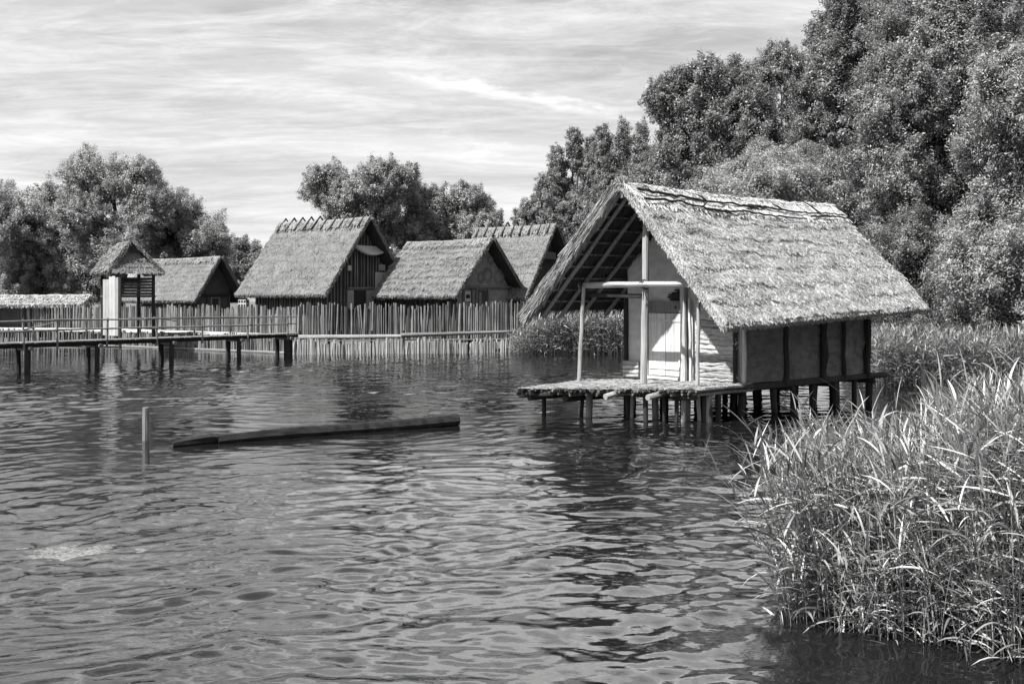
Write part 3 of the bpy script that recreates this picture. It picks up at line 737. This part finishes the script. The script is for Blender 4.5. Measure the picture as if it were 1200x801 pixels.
for px in (40,101,165,228,270,318):
    x=bx(px,wB); mb=MB(); mb.pole((x,wB+.02,zdk-.1),(x+rnd.uniform(-.05,.05),wB+.02,zdk+.9),.045,.04,4,.01,7); build('rail_post',mb,M['wood'],br)
for yy,zs in ((-.05,(zdk+.46,zdk+.86)),(wB+.05,(zdk+.42,zdk+.83))):
    for z0 in zs:
        for i in range(4):
            a=(0,yy,z0+rnd.uniform(-.03,.03)); x0=LB*i/4-.15; x1=LB*(i+1)/4+.15
            mb=MB(); mb.pole((x0,yy,z0+rnd.uniform(-.04,.04)),(x1,yy,z0+rnd.uniform(-.04,.04)),.038,.032,7,.006,6); build('hand_rail',mb,M['wood'],br)
x=bx(188); mb=MB(); mb.pole((x,.5,zdk+.92),(x+1.6,wB,zdk+.70),.03,.025,4,.01,6); build('hand_rail',mb,M['wood'],br)
x=bx(28); mb=MB(); mb.pole((x,.1,zdk+.5),(x+1.3,.1,zdk+.75),.035,.03,4,.01,6); build('hand_rail',mb,M['wood'],br)
for px in (31,113,200,279,337):
    x=bx(px,.1)
    for yy,dx in ((.05,0),(wB-.05,.18)):
        mb=MB(); mb.pole((x+dx,yy,-.9),(x+dx+rnd.uniform(-.04,.04),yy,zdk-.22),.115,.11,5,.008,8); build('pile',mb,M['wood_dark'],br)
    mb=MB(); mb.pole((x+.05,-.22,zdk-.25),(x+.2,wB+.25,zdk-.25),.09,.09,4,.006,7); build('cross_beam',mb,M['wood'],br)
mb=MB()
for k in range(4): mb.pole((LB+.12*k-.1,.2+.25*k,-.8),(LB+.12*k-.1,.2+.25*k,zdk-.2),.12,.11,4,.006,7)
build('end_pile',mb,M['wood_dark'],br)

# ------------------------------------------------------------------ lookout tower by the bridge
TY=58.5; Tc=at(151,350,TY); tw=empty('lookout_tower',(Tc.x,Tc.y,0),R(-50)); tag(tw,'small lookout tower with a steep thatched cap on posts, behind the footbridge','tower')
sc=TY/F
zT=at(0,281,TY).z; zE=at(0,321,TY).z
mb=MB(); un=MB(); fns=[]
for sg in (-1,1):
    bs,tp,nn,L=slope_fn(-1.5,.55,0,zT-.15,sg*1.45,zE,-1.8,1.25,courses=4,step=.07,lump=.06,sag=.02,seed=31+sg,thick=.2)
    slope_solid(mb,bs,tp,L,36,30,2.5,un); straws(mb,tp,nn,1800,.013,.18,2.5,L,.01,.97,.35,.04); fringe(mb,bs,nn,lambda k:bs(k,1),600,.13,.014,.2,Vector((0,sg*.6,-.8))); fringe(mb,bs,nn,lambda k:bs(1,k),400,.12,.014,.2,Vector((.6,sg*.3,-.7)))
build('thatched_roof',mb,M['thatch_old'],tw); 
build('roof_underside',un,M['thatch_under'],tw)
# front skirt of thatch below the little gable
mb=MB()
def skirt(a,t):
    zt_=zT-.80; z=zt_+(zE-zt_)*t; hw=(zT-.15-z)/(zT-.15-zE)*1.42
    x=.36+.98*t; p=Vector((x,-hw+2*hw*a,z))
    return p+Vector((.7,0,.7))*(.05*((t*3+.2*mnoise.noise(p*2))%1)+.04*mnoise.noise(p*3))
mb.grid(skirt,24,18,lambda a,t:(a*2.6,t*1.6)); straws(mb,skirt,Vector((.7,0,.7)),1400,.013,.18,2.6,1.6,.02,.98,.3,.04)
build('hip_thatch',mb,M['thatch_old'],tw)
for (x,y) in ((1.0,-1.05),(1.0,1.05),(-1.35,-1.05),(-1.35,1.05)):
    mb=MB(); mb.pole((x,y,.4),(x,y,zE+.35),.10,.09,6,.006,7); build('tower_post',mb,M['wood_dark'],tw)
zf=at(0,345,TY).z
mb=MB()
for k in range(6): mb.box((1.0,0,zf+.05+k*.17),(.05,2.1,.13)) ; mb.box((-1.35,0,zf+.05+k*.17),(.05,2.1,.13))
for k in range(6): mb.box((-.2,1.05,zf+.05+k*.17),(2.3,.05,.13))
build('parapet',mb,M['plank_dark'],tw)
mb=MB(); mb.box((-.17,0,zf-.1),(2.5,2.3,.12)); build('tower_floor',mb,M['plank_dark'],tw)
# tall pale board panel at its near corner
mb=MB(); P0=at(121,327,55.8); P1=at(139,327,54.4); zb=at(0,393,55).z
for i in range(5):
    a=P0.lerp(P1,i/5); b2=P0.lerp(P1,(i+.94)/5); c=(a+b2)/2; d=(b2-a)
    h_=P0.z+rnd.uniform(-.05,.08)+.12*i/5
    loc=Vector((c.x,c.y,(h_+zb)/2)); mb.box(loc,(d.length,.04,h_-zb),math.atan2(d.y,d.x))
ps=empty('board_screen',((P0.x+P1.x)/2,(P0.y+P1.y)/2,zb)); tag(ps,'tall pale screen of upright boards beside the lookout tower','screen')
child('screen_board',mb,M['wood_mid'],ps)
mb=MB(); mb.pole((P1.x+.08,P1.y,.3),(P1.x+.08,P1.y,P1.z+.1),.09,.08,4,.006,7); child('screen_post',mb,M['wood_dark'],ps)

# ------------------------------------------------------------------ timber, stake and stone in the water
a=water_at(202,523); b_=water_at(536,498); mid=(a+b_)/2; d=(b_-a); L=d.length
lg=empty('floating_beam',(mid.x,mid.y,0),math.atan2(d.y,d.x)); tag(lg,'long dark squared timber floating in the lake beside a stake','beam')
mb=MB()
pts=[];rad=[]
for i in range(41):
    t=i/40; x=-L/2+.9+(L-.9)*t
    pts.append(Vector((x,.06*math.sin(t*3.2)+rnd.uniform(-.012,.012),  .075+.06*t+.015*math.sin(t*7)))); rad.append((.118+.022*t)*(1+rnd.uniform(-.07,.07)))
mb.tube(pts,rad,11,.16); build('beam_body',mb,M['wood_wet'],lg)
mb=MB(); mb.tube([Vector((-L/2,-.02,.05)),Vector((-L/2+.3,0,.07)),Vector((-L/2+.75,.0,.09)),Vector((-L/2+1.0,.01,.08))],[.06,.10,.12,.09],7,.18); build('broken_end',mb,M['wood_wet'],lg)
p=water_at(170.5,516); sk=MB(); sk.pole((0,0,-.9),(.01,0,.70),.075,.068,7,.006,10,.06)
s_=build('wooden_stake',sk,M['wood'],None); s_.location=p; tag(s_,'lone round wooden stake rising from the water left of the floating timber','stake')
p=water_at(98,646); mb=MB()
def stone(a_,t):
    th=a_*2*math.pi; r_=t
    x=1.05*r_*math.cos(th)*(1+.12*math.sin(3*th+1)+.08*math.sin(5*th)); y=.62*r_*math.sin(th)*(1+.15*math.cos(2*th))
    return Vector((x*.95+.05*y,y*.8, .016-.05*r_**2.0+.02*mnoise.noise(Vector((x*3,y*3,0)))+.022*mnoise.noise(Vector((x*9,y*14,4)))+.012*mnoise.noise(Vector((x*24,y*30,4)))))
mb.grid(stone,120,50); so=build('flat_stone',mb,M['stone'],None,True); so.location=p; tag(so,'pale flat stone just breaking the water surface near the left edge','stone')
P=at(1083,430,27.5); mb=MB(); mb.pole((0,0,-.9),(.02,0,P.z),.10,.09,7,.008,9,.1)
s2=build('mooring_post',mb,M['wood_dark'],None); s2.location=(P.x,P.y,0); tag(s2,'thick dark post standing in the water behind the near reeds','post')
P=at(1090,462,27.9); mb=MB(); mb.pole((-.6,0,0),(3.4,.6,-.02),.06,.05,6,.01,7); s3=build('water_rail',mb,M['wood_dark'],None); s3.location=P; tag(s3,'horizontal dark rail pole behind the thick dark post, low over the water','rail')

# ------------------------------------------------------------------ foliage
def leaves(centres,normals,axes,ln,wd):
    """folded diamond leaves -> verts, quads"""
    n=len(centres)
    nm=normals/np.linalg.norm(normals,axis=1,keepdims=True)
    ax=axes-nm*np.sum(axes*nm,1,keepdims=True); ax/=np.linalg.norm(ax,axis=1,keepdims=True)+1e-9
    sd=np.cross(nm,ax)
    l=(ln*rng.uniform(.6,1.35,n))[:,None]; w_=(wd*rng.uniform(.7,1.3,n))[:,None]
    V=np.stack([centres-ax*l*.5,centres+sd*w_*.5-ax*l*.08,centres+ax*l*.5,centres-sd*w_*.5-ax*l*.08],1).reshape(-1,3)
    Q=np.arange(4*n).reshape(n,4); return V,Q
def unit(n):
    v=rng.normal(size=(n,3)); return v/np.linalg.norm(v,axis=1,keepdims=True)
LEAVES=0
def tree(name,label,trunk_px,Y,lobes,leaf='leaf',dens=1.0,ln=.24,wd=.12,cat='tree',trunk_r=.28,spread=.9,trunk_mat='bark',group='trees on the bank',trunk_base=.3,up=.35,limb=True,depth=1.0,sub=11,core=.78):
    base=Vector(((trunk_px-CX)/F*Y,Y,0)); base.z=gz(base.x,base.y)-.1
    root=empty(name,base); tag(root,label,cat,group)
    CC=[];NN=[];AA=[]
    tw_=MB(); tr_=MB()
    lc=[]
    for (px,py,rx,ry) in lobes:
        dy=rnd.uniform(-1,1)*.8*(rx/F*Y)*depth
        c=at(px,py,Y+dy); k=(Y+dy)/F
        lc.append((c,rx*k,ry*k))
    extra=[]
    for (c,a,b_) in lc:
        for q in range(sub):
            d_=Vector(unit(1)[0]); d_.z=abs(d_.z)*1.1-.3
            f_=rnd.choice((.13,.2,.28,.36,.42))
            extra.append((c+Vector((d_.x*a,d_.y*a*.8*depth,d_.z*b_))*(rnd.uniform(.72,1.05) if f_>.25 else rnd.uniform(.95,1.18)),a*f_,b_*f_*rnd.uniform(1.2,2.6)))
    nmain=len(lc); lc=[(c,a*core,b_*core) for c,a,b_ in lc]+extra
    low=min(c.z-b for c,a,b in lc[:nmain]); fork=Vector((base.x,base.y,max(base.z+.8,min(low+.8,base.z+3.5))))
    tr_.tube([base,base.lerp(fork,.35)+Vector((.05,0,0)),base.lerp(fork,.7),fork],[trunk_r*1.4,trunk_r*1.05,trunk_r*.95,trunk_r*.85],9,.1)
    for li_,(c,a,b_) in enumerate(lc):
        if limb and li_<nmain:
            mid=fork.lerp(c,.5)+Vector((rnd.uniform(-.4,.4),rnd.uniform(-.4,.4),.1*(c-fork).length))
            tr_.tube([fork-Vector((0,0,.1)),fork.lerp(mid,.5)+Vector((rnd.uniform(-.15,.15),0,.1)),mid,mid.lerp(c,.6)+Vector((rnd.uniform(-.2,.2),0,0)),c],[trunk_r*.6,trunk_r*.48,trunk_r*.36,trunk_r*.24,trunk_r*.12],6,.1)
        rad=np.array([a,(a+min(a,b_))*.5*depth,b_])
        area=(a*b_)
        nc=max(24,int(20*area*dens)) if li_<nmain else max(6,int(22*area*dens))
        dirs=unit(nc); rr=rng.uniform(.35,1.0,nc)**.6
        wob=1+.22*rng.normal(size=nc)*.6
        cc=np.array(c)[None]+dirs*rad[None]*(rr*wob)[:,None]
        for j in range(min(nc,20 if li_<nmain else 4)):
            if rng.random()<.6: 
                e=Vector(cc[j]); m_=c.lerp(e,.5)+Vector((0,0,-.1)); tr_.tube([c,m_,e],[.045,.03,.012],4,.1)
        per=int(230*dens**.3)
        cr=rng.uniform(.22,.72,nc)*spread
        for j in range(nc):
            k=int(per*(cr[j]/.45)**1.6)
            axv=dirs[j]*.75+np.array([0,0,.55])+rng.normal(size=3)*.45; axv/=np.linalg.norm(axv)
            tl=rng.uniform(-.5,1.35,k)
            o=rng.normal(size=(k,3))*(cr[j]*.40*(1.15-.55*np.clip(tl,0,1.35)))[:,None]+axv[None]*(tl*cr[j]*1.15)[:,None]
            CC.append(cc[j]+o)
            oo=o/(np.linalg.norm(o,axis=1,keepdims=True)+1e-6)
            NN.append(dirs[j]*.5+oo*.35+np.array([0,0,up])+rng.normal(size=(k,3))*.48)
            AA.append(oo*.6+dirs[j]*.5+rng.normal(size=(k,3))*.6+np.array([0,0,.25]))
    CC=np.concatenate(CC);NN=np.concatenate(NN);AA=np.concatenate(AA)
    keep=CC[:,2]>.25; CC=CC[keep];NN=NN[keep];AA=AA[keep]
    V,Q=leaves(CC-np.array(base),NN,AA,ln*.68,wd*.50)
    global LEAVES; LEAVES+=len(CC)
    np_mesh('crown',V,Q,M[leaf],root)
    from mathutils import Matrix
    o=build('trunk',tr_,M[trunk_mat],root,True); o.data.transform(Matrix.Translation(-base))
    return root
tree('willow_tree','broad willow filling the left edge above the low shelter',40,84,[(40,262,44,42),(12,290,45,50),(72,300,38,48),(98,335,30,32),(45,325,60,36),(-30,280,45,60),(75,250,26,28)],'leaf_pale',1.0)
tree('willow_tree','tall round-headed willow with a bare forked limb, behind the lookout tower',140,80,[(135,222,42,28),(104,216,24,24),(168,218,26,24),(176,248,22,26),(98,258,24,26),(152,296,44,26),(128,212,30,20),(150,262,17,20),(110,275,18,18)],'leaf_pale',.85,trunk_r=.42)
tree('willow_tree','rounded willow behind the small house, right of the lookout tower',222,82,[(214,262,30,28),(238,284,26,22),(192,282,26,28),(225,310,45,26),(206,248,18,14),(250,300,16,18)],'leaf_pale',.9)
tree('distant_tree','low distant tree between the small house and the tall house',285,98,[(284,302,20,13),(268,318,22,18),(302,316,18,14),(276,294,12,8)],'leaf_dark',.9,ln=.28,wd=.14)
tree('broadleaf_tree','broad spreading tree behind the ridge of the tall thatched house',432,90,[(402,222,36,22),(440,222,34,24),(462,232,24,30),(430,250,44,32),(474,206,12,12),(384,214,18,14),(452,205,16,12),(440,290,36,30)],'leaf_pale',.95,ln=.26,wd=.14,trunk_r=.4)
tree('round_tree','smaller rounded tree rising just right of the tall thatched house',495,92,[(495,252,28,24),(482,274,22,22),(508,236,15,12),(505,278,28,26),(490,300,35,20)],'leaf_pale',.9,ln=.26,wd=.13)
tree('round_tree','pale tree with a domed crown, left of the half hidden house',552,94,[(552,250,27,24),(545,232,16,9),(560,276,30,24),(528,250,12,22),(550,300,40,24),(572,262,12,16)],'leaf_pale',.9,ln=.26,wd=.13)
tree('poplar_tree','pointed poplar clump rising left of the hut gable',668,76,[(674,168,4,20),(673,186,7,26),(653,192,4,16),(652,208,8,24),(693,182,4,20),(692,204,8,28),(636,224,5,14),(662,234,14,20),(630,248,18,20),(618,256,12,14),(645,250,24,26),(675,244,24,26),(700,236,14,28),(650,270,46,20),(690,272,36,26)],'leaf',1.7,.22,.10,spread=.62,up=.2,sub=7,core=.95)
tree('poplar_tree','pointed poplar clump behind the peak of the hut roof',738,74,[(707,166,4,18),(708,190,7,26),(729,164,4,20),(729,186,8,28),(752,170,4,20),(752,192,8,26),(771,196,4,16),(770,212,8,20),(740,212,12,20),(716,222,16,26),(745,234,26,26),(768,236,14,26),(735,258,50,26)],'leaf',1.7,.22,.10,spread=.62,up=.2,sub=7,core=.95)
tree('broadleaf_tree','big round-crowned tree at the left end of the right-hand wood',835,60,[(818,122,36,38),(792,132,24,26),(850,108,24,28),(872,148,38,44),(830,172,46,40),(800,172,28,28),(778,118,16,18),(782,206,22,24),(868,196,44,36),(826,96,20,16),(818,228,50,26)],'leaf_dark',.85,.24,.13)
tree('birch_tree','thin tall tree with a pale slender trunk and gaps in its crown',920,63,[(903,88,13,24),(940,92,17,28),(922,84,12,22),(896,122,14,22),(948,122,18,26),(928,128,14,16),(912,70,8,10),(890,90,6,10),(935,165,26,20)],'leaf',1.0,.19,.10,spread=.75,trunk_mat='bark_pale',trunk_r=.2)
tree('broadleaf_tree','tall full tree behind the middle of the hut roof',995,56,[(988,62,34,42),(1018,40,36,40),(972,108,28,42),(1012,118,46,54),(965,160,34,40),(1000,186,58,44),(960,212,45,34),(1030,230,50,46),(980,30,18,20),(1000,5,30,26),(1005,60,40,44)],'leaf_dark',.8,.24,.13)
tree('willow_tree','tallest willow rising out of the top of the picture at right',1090,47,[(1078,66,50,56),(1122,46,46,60),(1060,132,52,56),(1118,140,56,62),(1052,204,52,52),(1106,224,54,58),(1090,0,50,50),(1150,10,50,60),(1075,290,40,46),(1140,90,40,60),(1055,265,36,40)],'leaf',.75,.22,.11,trunk_r=.22)
tree('willow_tree','pale feathery willow at the right edge, nearest of the wood',1172,41,[(1162,176,34,54),(1172,262,42,58),(1152,330,36,44),(1200,210,40,70),(1140,290,26,44),(1185,350,50,50),(1215,320,50,80),(1180,120,30,44),(1150,384,40,26)],'leaf_pale',.75,.20,.10)
tree('elder_bush','dense dark bush between the hut and the pale willow',1082,44,[(1066,316,36,44),(1098,352,34,40),(1052,290,30,36),(1100,390,44,24),(1040,350,30,40)],'leaf_dark',.9,.17,.085,cat='bush',trunk_r=.15,group='bushes on the bank')
tree('elder_bush','low pale bush behind the hut ridge under the thin tall tree',910,53,[(872,222,44,26),(925,206,40,30),(900,232,60,30),(948,228,40,34),(842,238,40,24),(890,200,24,20)],'leaf_pale',1.0,.19,.10,cat='bush',trunk_r=.15,group='bushes on the bank')
tree('broadleaf_tree','dark wide tree beyond the right edge of the hut, deep in the wood',1120,60,[(1060,90,70,60),(1140,130,80,90),(1040,190,70,70),(1130,260,80,70),(1050,310,60,60),(1200,100,80,120),(1230,250,70,110),(1110,20,90,60),(1300,200,80,110),(1310,320,80,60),(1220,350,70,50),(1390,270,70,90)],'leaf_dark',.6,.24,.13,trunk_r=.4)
tree('broadleaf_tree','shaded tree low behind the hut, hidden below its ridge',860,66,[(800,260,50,40),(870,270,60,50),(760,270,40,40),(940,280,60,50)],'leaf_dark',.6,.24,.13)
# visible bare limb of the tall willow
# ------------------------------------------------------------------ reeds
class Strips:
    def __init__(s): s.V=[]; s.Q=[]; s.n=0
    def ribbon(s,P,side,w):
        """P (k,3) path, side (3,), w (k,) half widths"""
        k=len(P); A=P-side*w[:,None]; B2=P+side*w[:,None]
        s.V.append(np.stack([A,B2],1).reshape(-1,3))
        i=np.arange(k-1)*2+s.n
        s.Q.append(np.stack([i,i+1,i+3,i+2],-1)); s.n+=2*k
    def build(s,name,mat,parent=None): return np_mesh(name,np.concatenate(s.V),np.concatenate(s.Q),mat,parent)
LW=np.array([.35,1.0,.95,.62,.03])
def reed(S,x,y,z0,h,lean,nl,ll,lw,wind):
    k=7; t=np.linspace(0,1,k)[:,None]
    path=np.array([x,y,z0])+np.array([0,0,h])*t+np.array([lean[0],lean[1],0])*(t**1.8)*h-np.array([0,0,1.0])*(np.hypot(*lean)**2*.4*h)*t**2
    a=rng.uniform(0,6.28); sd=np.array([math.cos(a),math.sin(a),0])
    w=np.linspace(.0050,.0022,k)
    S.ribbon(path,sd,w); S.ribbon(path,np.array([-sd[1],sd[0],0]),w)
    az=rng.uniform(0,6.28); f0=rng.uniform(.10,.26)
    for i in range(nl):
        f=f0+(1-f0)*(i+rng.random()*.7)/nl; f=min(f,1.0)
        j=f*(k-1); i0=int(min(j,k-2)); p=path[i0]+(path[i0+1]-path[i0])*(j-i0)
        az+=math.pi+rng.normal()*.7
        hd=np.array([math.cos(az),math.sin(az),0])+wind*.8; hd/=np.linalg.norm(hd)+1e-6
        el=rng.uniform(.15,1.0) if f<.85 else rng.uniform(.6,1.4)
        L=ll*rng.uniform(.6,1.25)*(1 if f<.9 else .85); droop=rng.uniform(.2,1.5)*(1.2-f*.6)
        tt=np.linspace(0,1,5); e=el-droop*tt
        seg=np.stack([np.outer(np.cos(e),hd)[:,0],np.outer(np.cos(e),hd)[:,1],np.sin(e)],-1)*(L/4)
        P=p+np.concatenate([np.zeros((1,3)),np.cumsum(seg[:-1],0)])
        s2=np.cross(hd,[0,0,1.0]); s2=s2*math.cos(rng.normal()*.7)+np.array([0,0,1.])*math.sin(rng.normal()*.5)
        s2/=np.linalg.norm(s2)
        S.ribbon(P,s2,LW*lw*rng.uniform(.7,1.2))
def near_left(Y):   # left boundary of the clump, metres, as it meets the water
    if Y<9.3: return 2.62+(9.3-Y)*1.3
    return 2.62+ (Y-9.3)*.40
S=Strips(); cnt=0
while cnt<3800:
    Y=rng.uniform(8.35,14.0); x=rng.uniform(2.2,9.5)
    lft=near_left(Y)+.22*math.sin(Y*3.1)
    if x<lft: continue
    if Y<8.95+.25*math.sin(x*2.3)-(.0 if x>3.5 else -.35)-.55*max(0,min(1,(x-3.4)/.8)): continue
    e=x-lft
    wind=np.array([-.55,-.15,0])
    lean=np.array([-.06-.22*math.exp(-e/.6)+rng.normal()*.09, rng.normal()*.09-.10*math.exp(-(Y-9)/.6)])
    h=rng.uniform(1.35,1.80) if e>.5 else rng.uniform(1.15,1.7)
    h*=1.06-.05*(Y-9)
    px=CX+F*x/Y
    if px>1100: h*=1+.22*min(1,(px-1100)/45)
    elif px>1000 and Y>10: h*=.90
    if rng.random()<.10: h*=1.15
    reed(S,x,Y,-.3,h+.3,lean,int(rng.integers(11,17)),.42,.0098,wind); cnt+=1
k_=0
while k_<900:      # young shoots along the waterline
    x=rng.uniform(2.5,8.5); Y=rng.uniform(8.3,10.2)
    if x<near_left(Y)+.1 or Y<8.85-.5*max(0,min(1,(x-3.4)/.8)): continue
    if rng.random()>math.exp(-(Y-8.4)/1.1): continue
    reed(S,x,Y,-.25,rng.uniform(.6,1.15)+.25,np.array([-.1+rng.normal()*.12,-.08+rng.normal()*.12]),int(rng.integers(7,12)),.36,.0095,np.array([-.4,-.2,0])); k_+=1
tag(S.build('reed_bed',M['reed']),'dense bright clump of leafy reeds in the near right corner','reeds',kind='stuff')
# far reed beds
S=Strips()
for _ in range(3000):
    px=rng.uniform(596,742); Y=rng.uniform(54.5,58.5); x=(px-CX)/F*Y
    if px<640 and rng.random()>((px-590)/60): continue
    reed(S,x,Y,-.2,rng.uniform(1.9,2.6)*(1.0 if px>650 else .55+.45*(px-596)/54),rng.normal(size=2)*.06,6,.45,.028,np.array([-.3,0,0]))
tag(S.build('far_reed_bed',M['reed_far']),'reed bed in shallow water behind the porch of the stilt hut','reeds',kind='stuff')
S=Strips()
for _ in range(6800):
    Y=rng.uniform(35,43); px=rng.uniform(990,1400); x=(px-CX)/F*Y
    if x<12.2+(Y-35)*.25+.4*math.sin(Y*2): continue
    reed(S,x,Y,-.2,rng.uniform(1.5,2.2),rng.normal(size=2)*.09,6,.40,.022,np.array([-.3,0,0]))
tag(S.build('bank_reed_bed',M['reed_far']),'pale reeds along the bank behind the hut, below the bushes','reeds',kind='stuff')

print('LEAVES',LEAVES)
# ------------------------------------------------------------------ sky, sun, camera
wd=bpy.data.worlds.new('World'); scene.world=wd; wd.use_nodes=True; nt=wd.node_tree
bg=nt.nodes['Background']
ELEV=R(51.8); sun_dir=Vector((-.807*math.cos(ELEV),-.590*math.cos(ELEV),math.sin(ELEV))).normalized()
sky=nt.nodes.new('ShaderNodeTexSky'); sky.sky_type='NISHITA'; sky.sun_disc=False
sky.sun_elevation=ELEV; sky.sun_rotation=math.atan2(sun_dir.x,sun_dir.y); sky.dust_density=1.5; sky.air_density=1.0; sky.ozone_density=1.0
bw=nt.nodes.new('ShaderNodeRGBToBW'); nt.links.new(sky.outputs[0],bw.inputs[0])
# cirrus on a plane high above
tc=nt.nodes.new('ShaderNodeTexCoord'); sp=nt.nodes.new('ShaderNodeSeparateXYZ'); nt.links.new(tc.outputs['Generated'],sp.inputs[0])
def mth(op,a,b=None,clamp=False):
    n=nt.nodes.new('ShaderNodeMath'); n.operation=op; n.use_clamp=clamp
    for i,q in enumerate((a,b)):
        if q is None: continue
        if isinstance(q,(int,float)): n.inputs[i].default_value=q
        else: nt.links.new(q,n.inputs[i])
    return n.outputs[0]
zc=mth('ADD',mth('MAXIMUM',sp.outputs[2],0.0),.10)
cxn=mth('DIVIDE',sp.outputs[0],zc); cyn=mth('DIVIDE',sp.outputs[1],zc)
cb=nt.nodes.new('ShaderNodeCombineXYZ'); nt.links.new(cxn,cb.inputs[0]); nt.links.new(cyn,cb.inputs[1])
def cloud(rot,scale,detail,rough,dist,lo,hi):
    mp=nt.nodes.new('ShaderNodeMapping'); mp.inputs['Rotation'].default_value=(0,0,R(rot)); mp.inputs['Scale'].default_value=scale
    nt.links.new(cb.outputs[0],mp.inputs[0])
    n=nt.nodes.new('ShaderNodeTexNoise'); n.inputs['Scale'].default_value=1; n.inputs['Detail'].default_value=detail; n.inputs['Roughness'].default_value=rough; n.inputs['Distortion'].default_value=dist
    nt.links.new(mp.outputs[0],n.inputs['Vector'])
    mr=nt.nodes.new('ShaderNodeMapRange'); mr.inputs[1].default_value=lo; mr.inputs[2].default_value=hi; nt.links.new(n.outputs['Fac'],mr.inputs[0]); return mr.outputs[0]
c1=cloud(10,(.45,1.0,1),9,.62,.55,.40,.64)
c2=cloud(-20,(1.2,3.2,1),10,.70,.8,.44,.68)
c3=cloud(25,(3.2,6.0,1),10,.75,.8,.46,.70)
cl=mth('ADD',mth('ADD',mth('MULTIPLY',c1,.50),mth('MULTIPLY',c2,.38)),mth('MULTIPLY',c3,.26),True)
# one long wisp: a band in the cloud plane
def pxdir(px,py):
    d=Vector(((px-CX)/F,1,(HY-py)/F)).normalized(); return (d.x/(d.z+.10),d.y/(d.z+.10))
(ax_,ay_),(bx_,by_)=pxdir(440,84),pxdir(750,138)
lx,ly=bx_-ax_,by_-ay_; ll=math.hypot(lx,ly); lx/=ll; ly/=ll
along=mth('ADD',mth('MULTIPLY',mth('SUBTRACT',cxn,ax_),lx),mth('MULTIPLY',mth('SUBTRACT',cyn,ay_),ly))
across=mth('ADD',mth('MULTIPLY',mth('SUBTRACT',cxn,ax_),-ly),mth('MULTIPLY',mth('SUBTRACT',cyn,ay_),lx))
wn=cloud(0,(5,5,1),6,.65,.3,.3,.7)
acr=mth('ADD',across,mth('MULTIPLY',mth('SUBTRACT',wn,.5),.10))
band=mth('SUBTRACT',1.0,mth('DIVIDE',mth('ABSOLUTE',acr),.075),True)
endA=mth('DIVIDE',along,ll*.25,True); endB=mth('DIVIDE',mth('SUBTRACT',ll,along),ll*.2,True)
band=mth('MULTIPLY',mth('MULTIPLY',band,mth('MULTIPLY',endA,endB)),mth('ADD',mth('MULTIPLY',wn,.6),.25))
cl=mth('ADD',cl,mth('MULTIPLY',band,1.0),True)
CLOUD=5.0
mixn=nt.nodes.new('ShaderNodeMix'); mixn.data_type='FLOAT'
nt.links.new(mth('MULTIPLY',cl,.95),mixn.inputs[0]); nt.links.new(mth('MULTIPLY',bw.outputs[0],.70),mixn.inputs[2])
hi=nt.nodes.new('ShaderNodeMapRange'); hi.interpolation_type='SMOOTHSTEP'; hi.inputs[1].default_value=.265; hi.inputs[2].default_value=.38; nt.links.new(sp.outputs[2],hi.inputs[0])  # lifts the upper clouds out of view, added for brighter water
# unseen bright cloud belt ahead, added to brighten the water's reflections
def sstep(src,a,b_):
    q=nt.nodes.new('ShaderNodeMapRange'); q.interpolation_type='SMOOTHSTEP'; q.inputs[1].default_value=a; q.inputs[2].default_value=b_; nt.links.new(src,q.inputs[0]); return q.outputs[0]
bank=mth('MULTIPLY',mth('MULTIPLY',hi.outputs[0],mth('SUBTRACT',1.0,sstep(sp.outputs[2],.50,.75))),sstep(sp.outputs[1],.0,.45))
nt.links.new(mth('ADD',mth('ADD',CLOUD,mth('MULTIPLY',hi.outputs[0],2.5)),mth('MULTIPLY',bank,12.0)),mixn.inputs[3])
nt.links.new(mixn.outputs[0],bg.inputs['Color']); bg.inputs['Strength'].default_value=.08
sl=bpy.data.lights.new('sun','SUN'); sl.energy=4.8; sl.angle=R(.53); sl.color=(1,.995,.985)
so_=bpy.data.objects.new('sun',sl); COL.objects.link(so_); so_.location=sun_dir*60; so_.rotation_euler=sun_dir.to_track_quat('Z','Y').to_euler()
cam=bpy.data.cameras.new('camera'); co=bpy.data.objects.new('camera',cam); COL.objects.link(co)
co.location=(0,0,EYE); co.rotation_euler=(R(90),0,0); cam.sensor_fit='HORIZONTAL'; cam.sensor_width=36; cam.lens=36*F/1200; cam.shift_y=-(400.5-HY)/1200
cam.clip_start=.1; cam.clip_end=3000
scene.camera=co
scene.view_settings.view_transform='Standard'; scene.view_settings.look='None'; scene.view_settings.exposure=1.55; scene.view_settings.gamma=1
scene.render.engine='CYCLES'; scene.cycles.max_bounces=6; scene.cycles.diffuse_bounces=2; scene.cycles.transparent_max_bounces=4
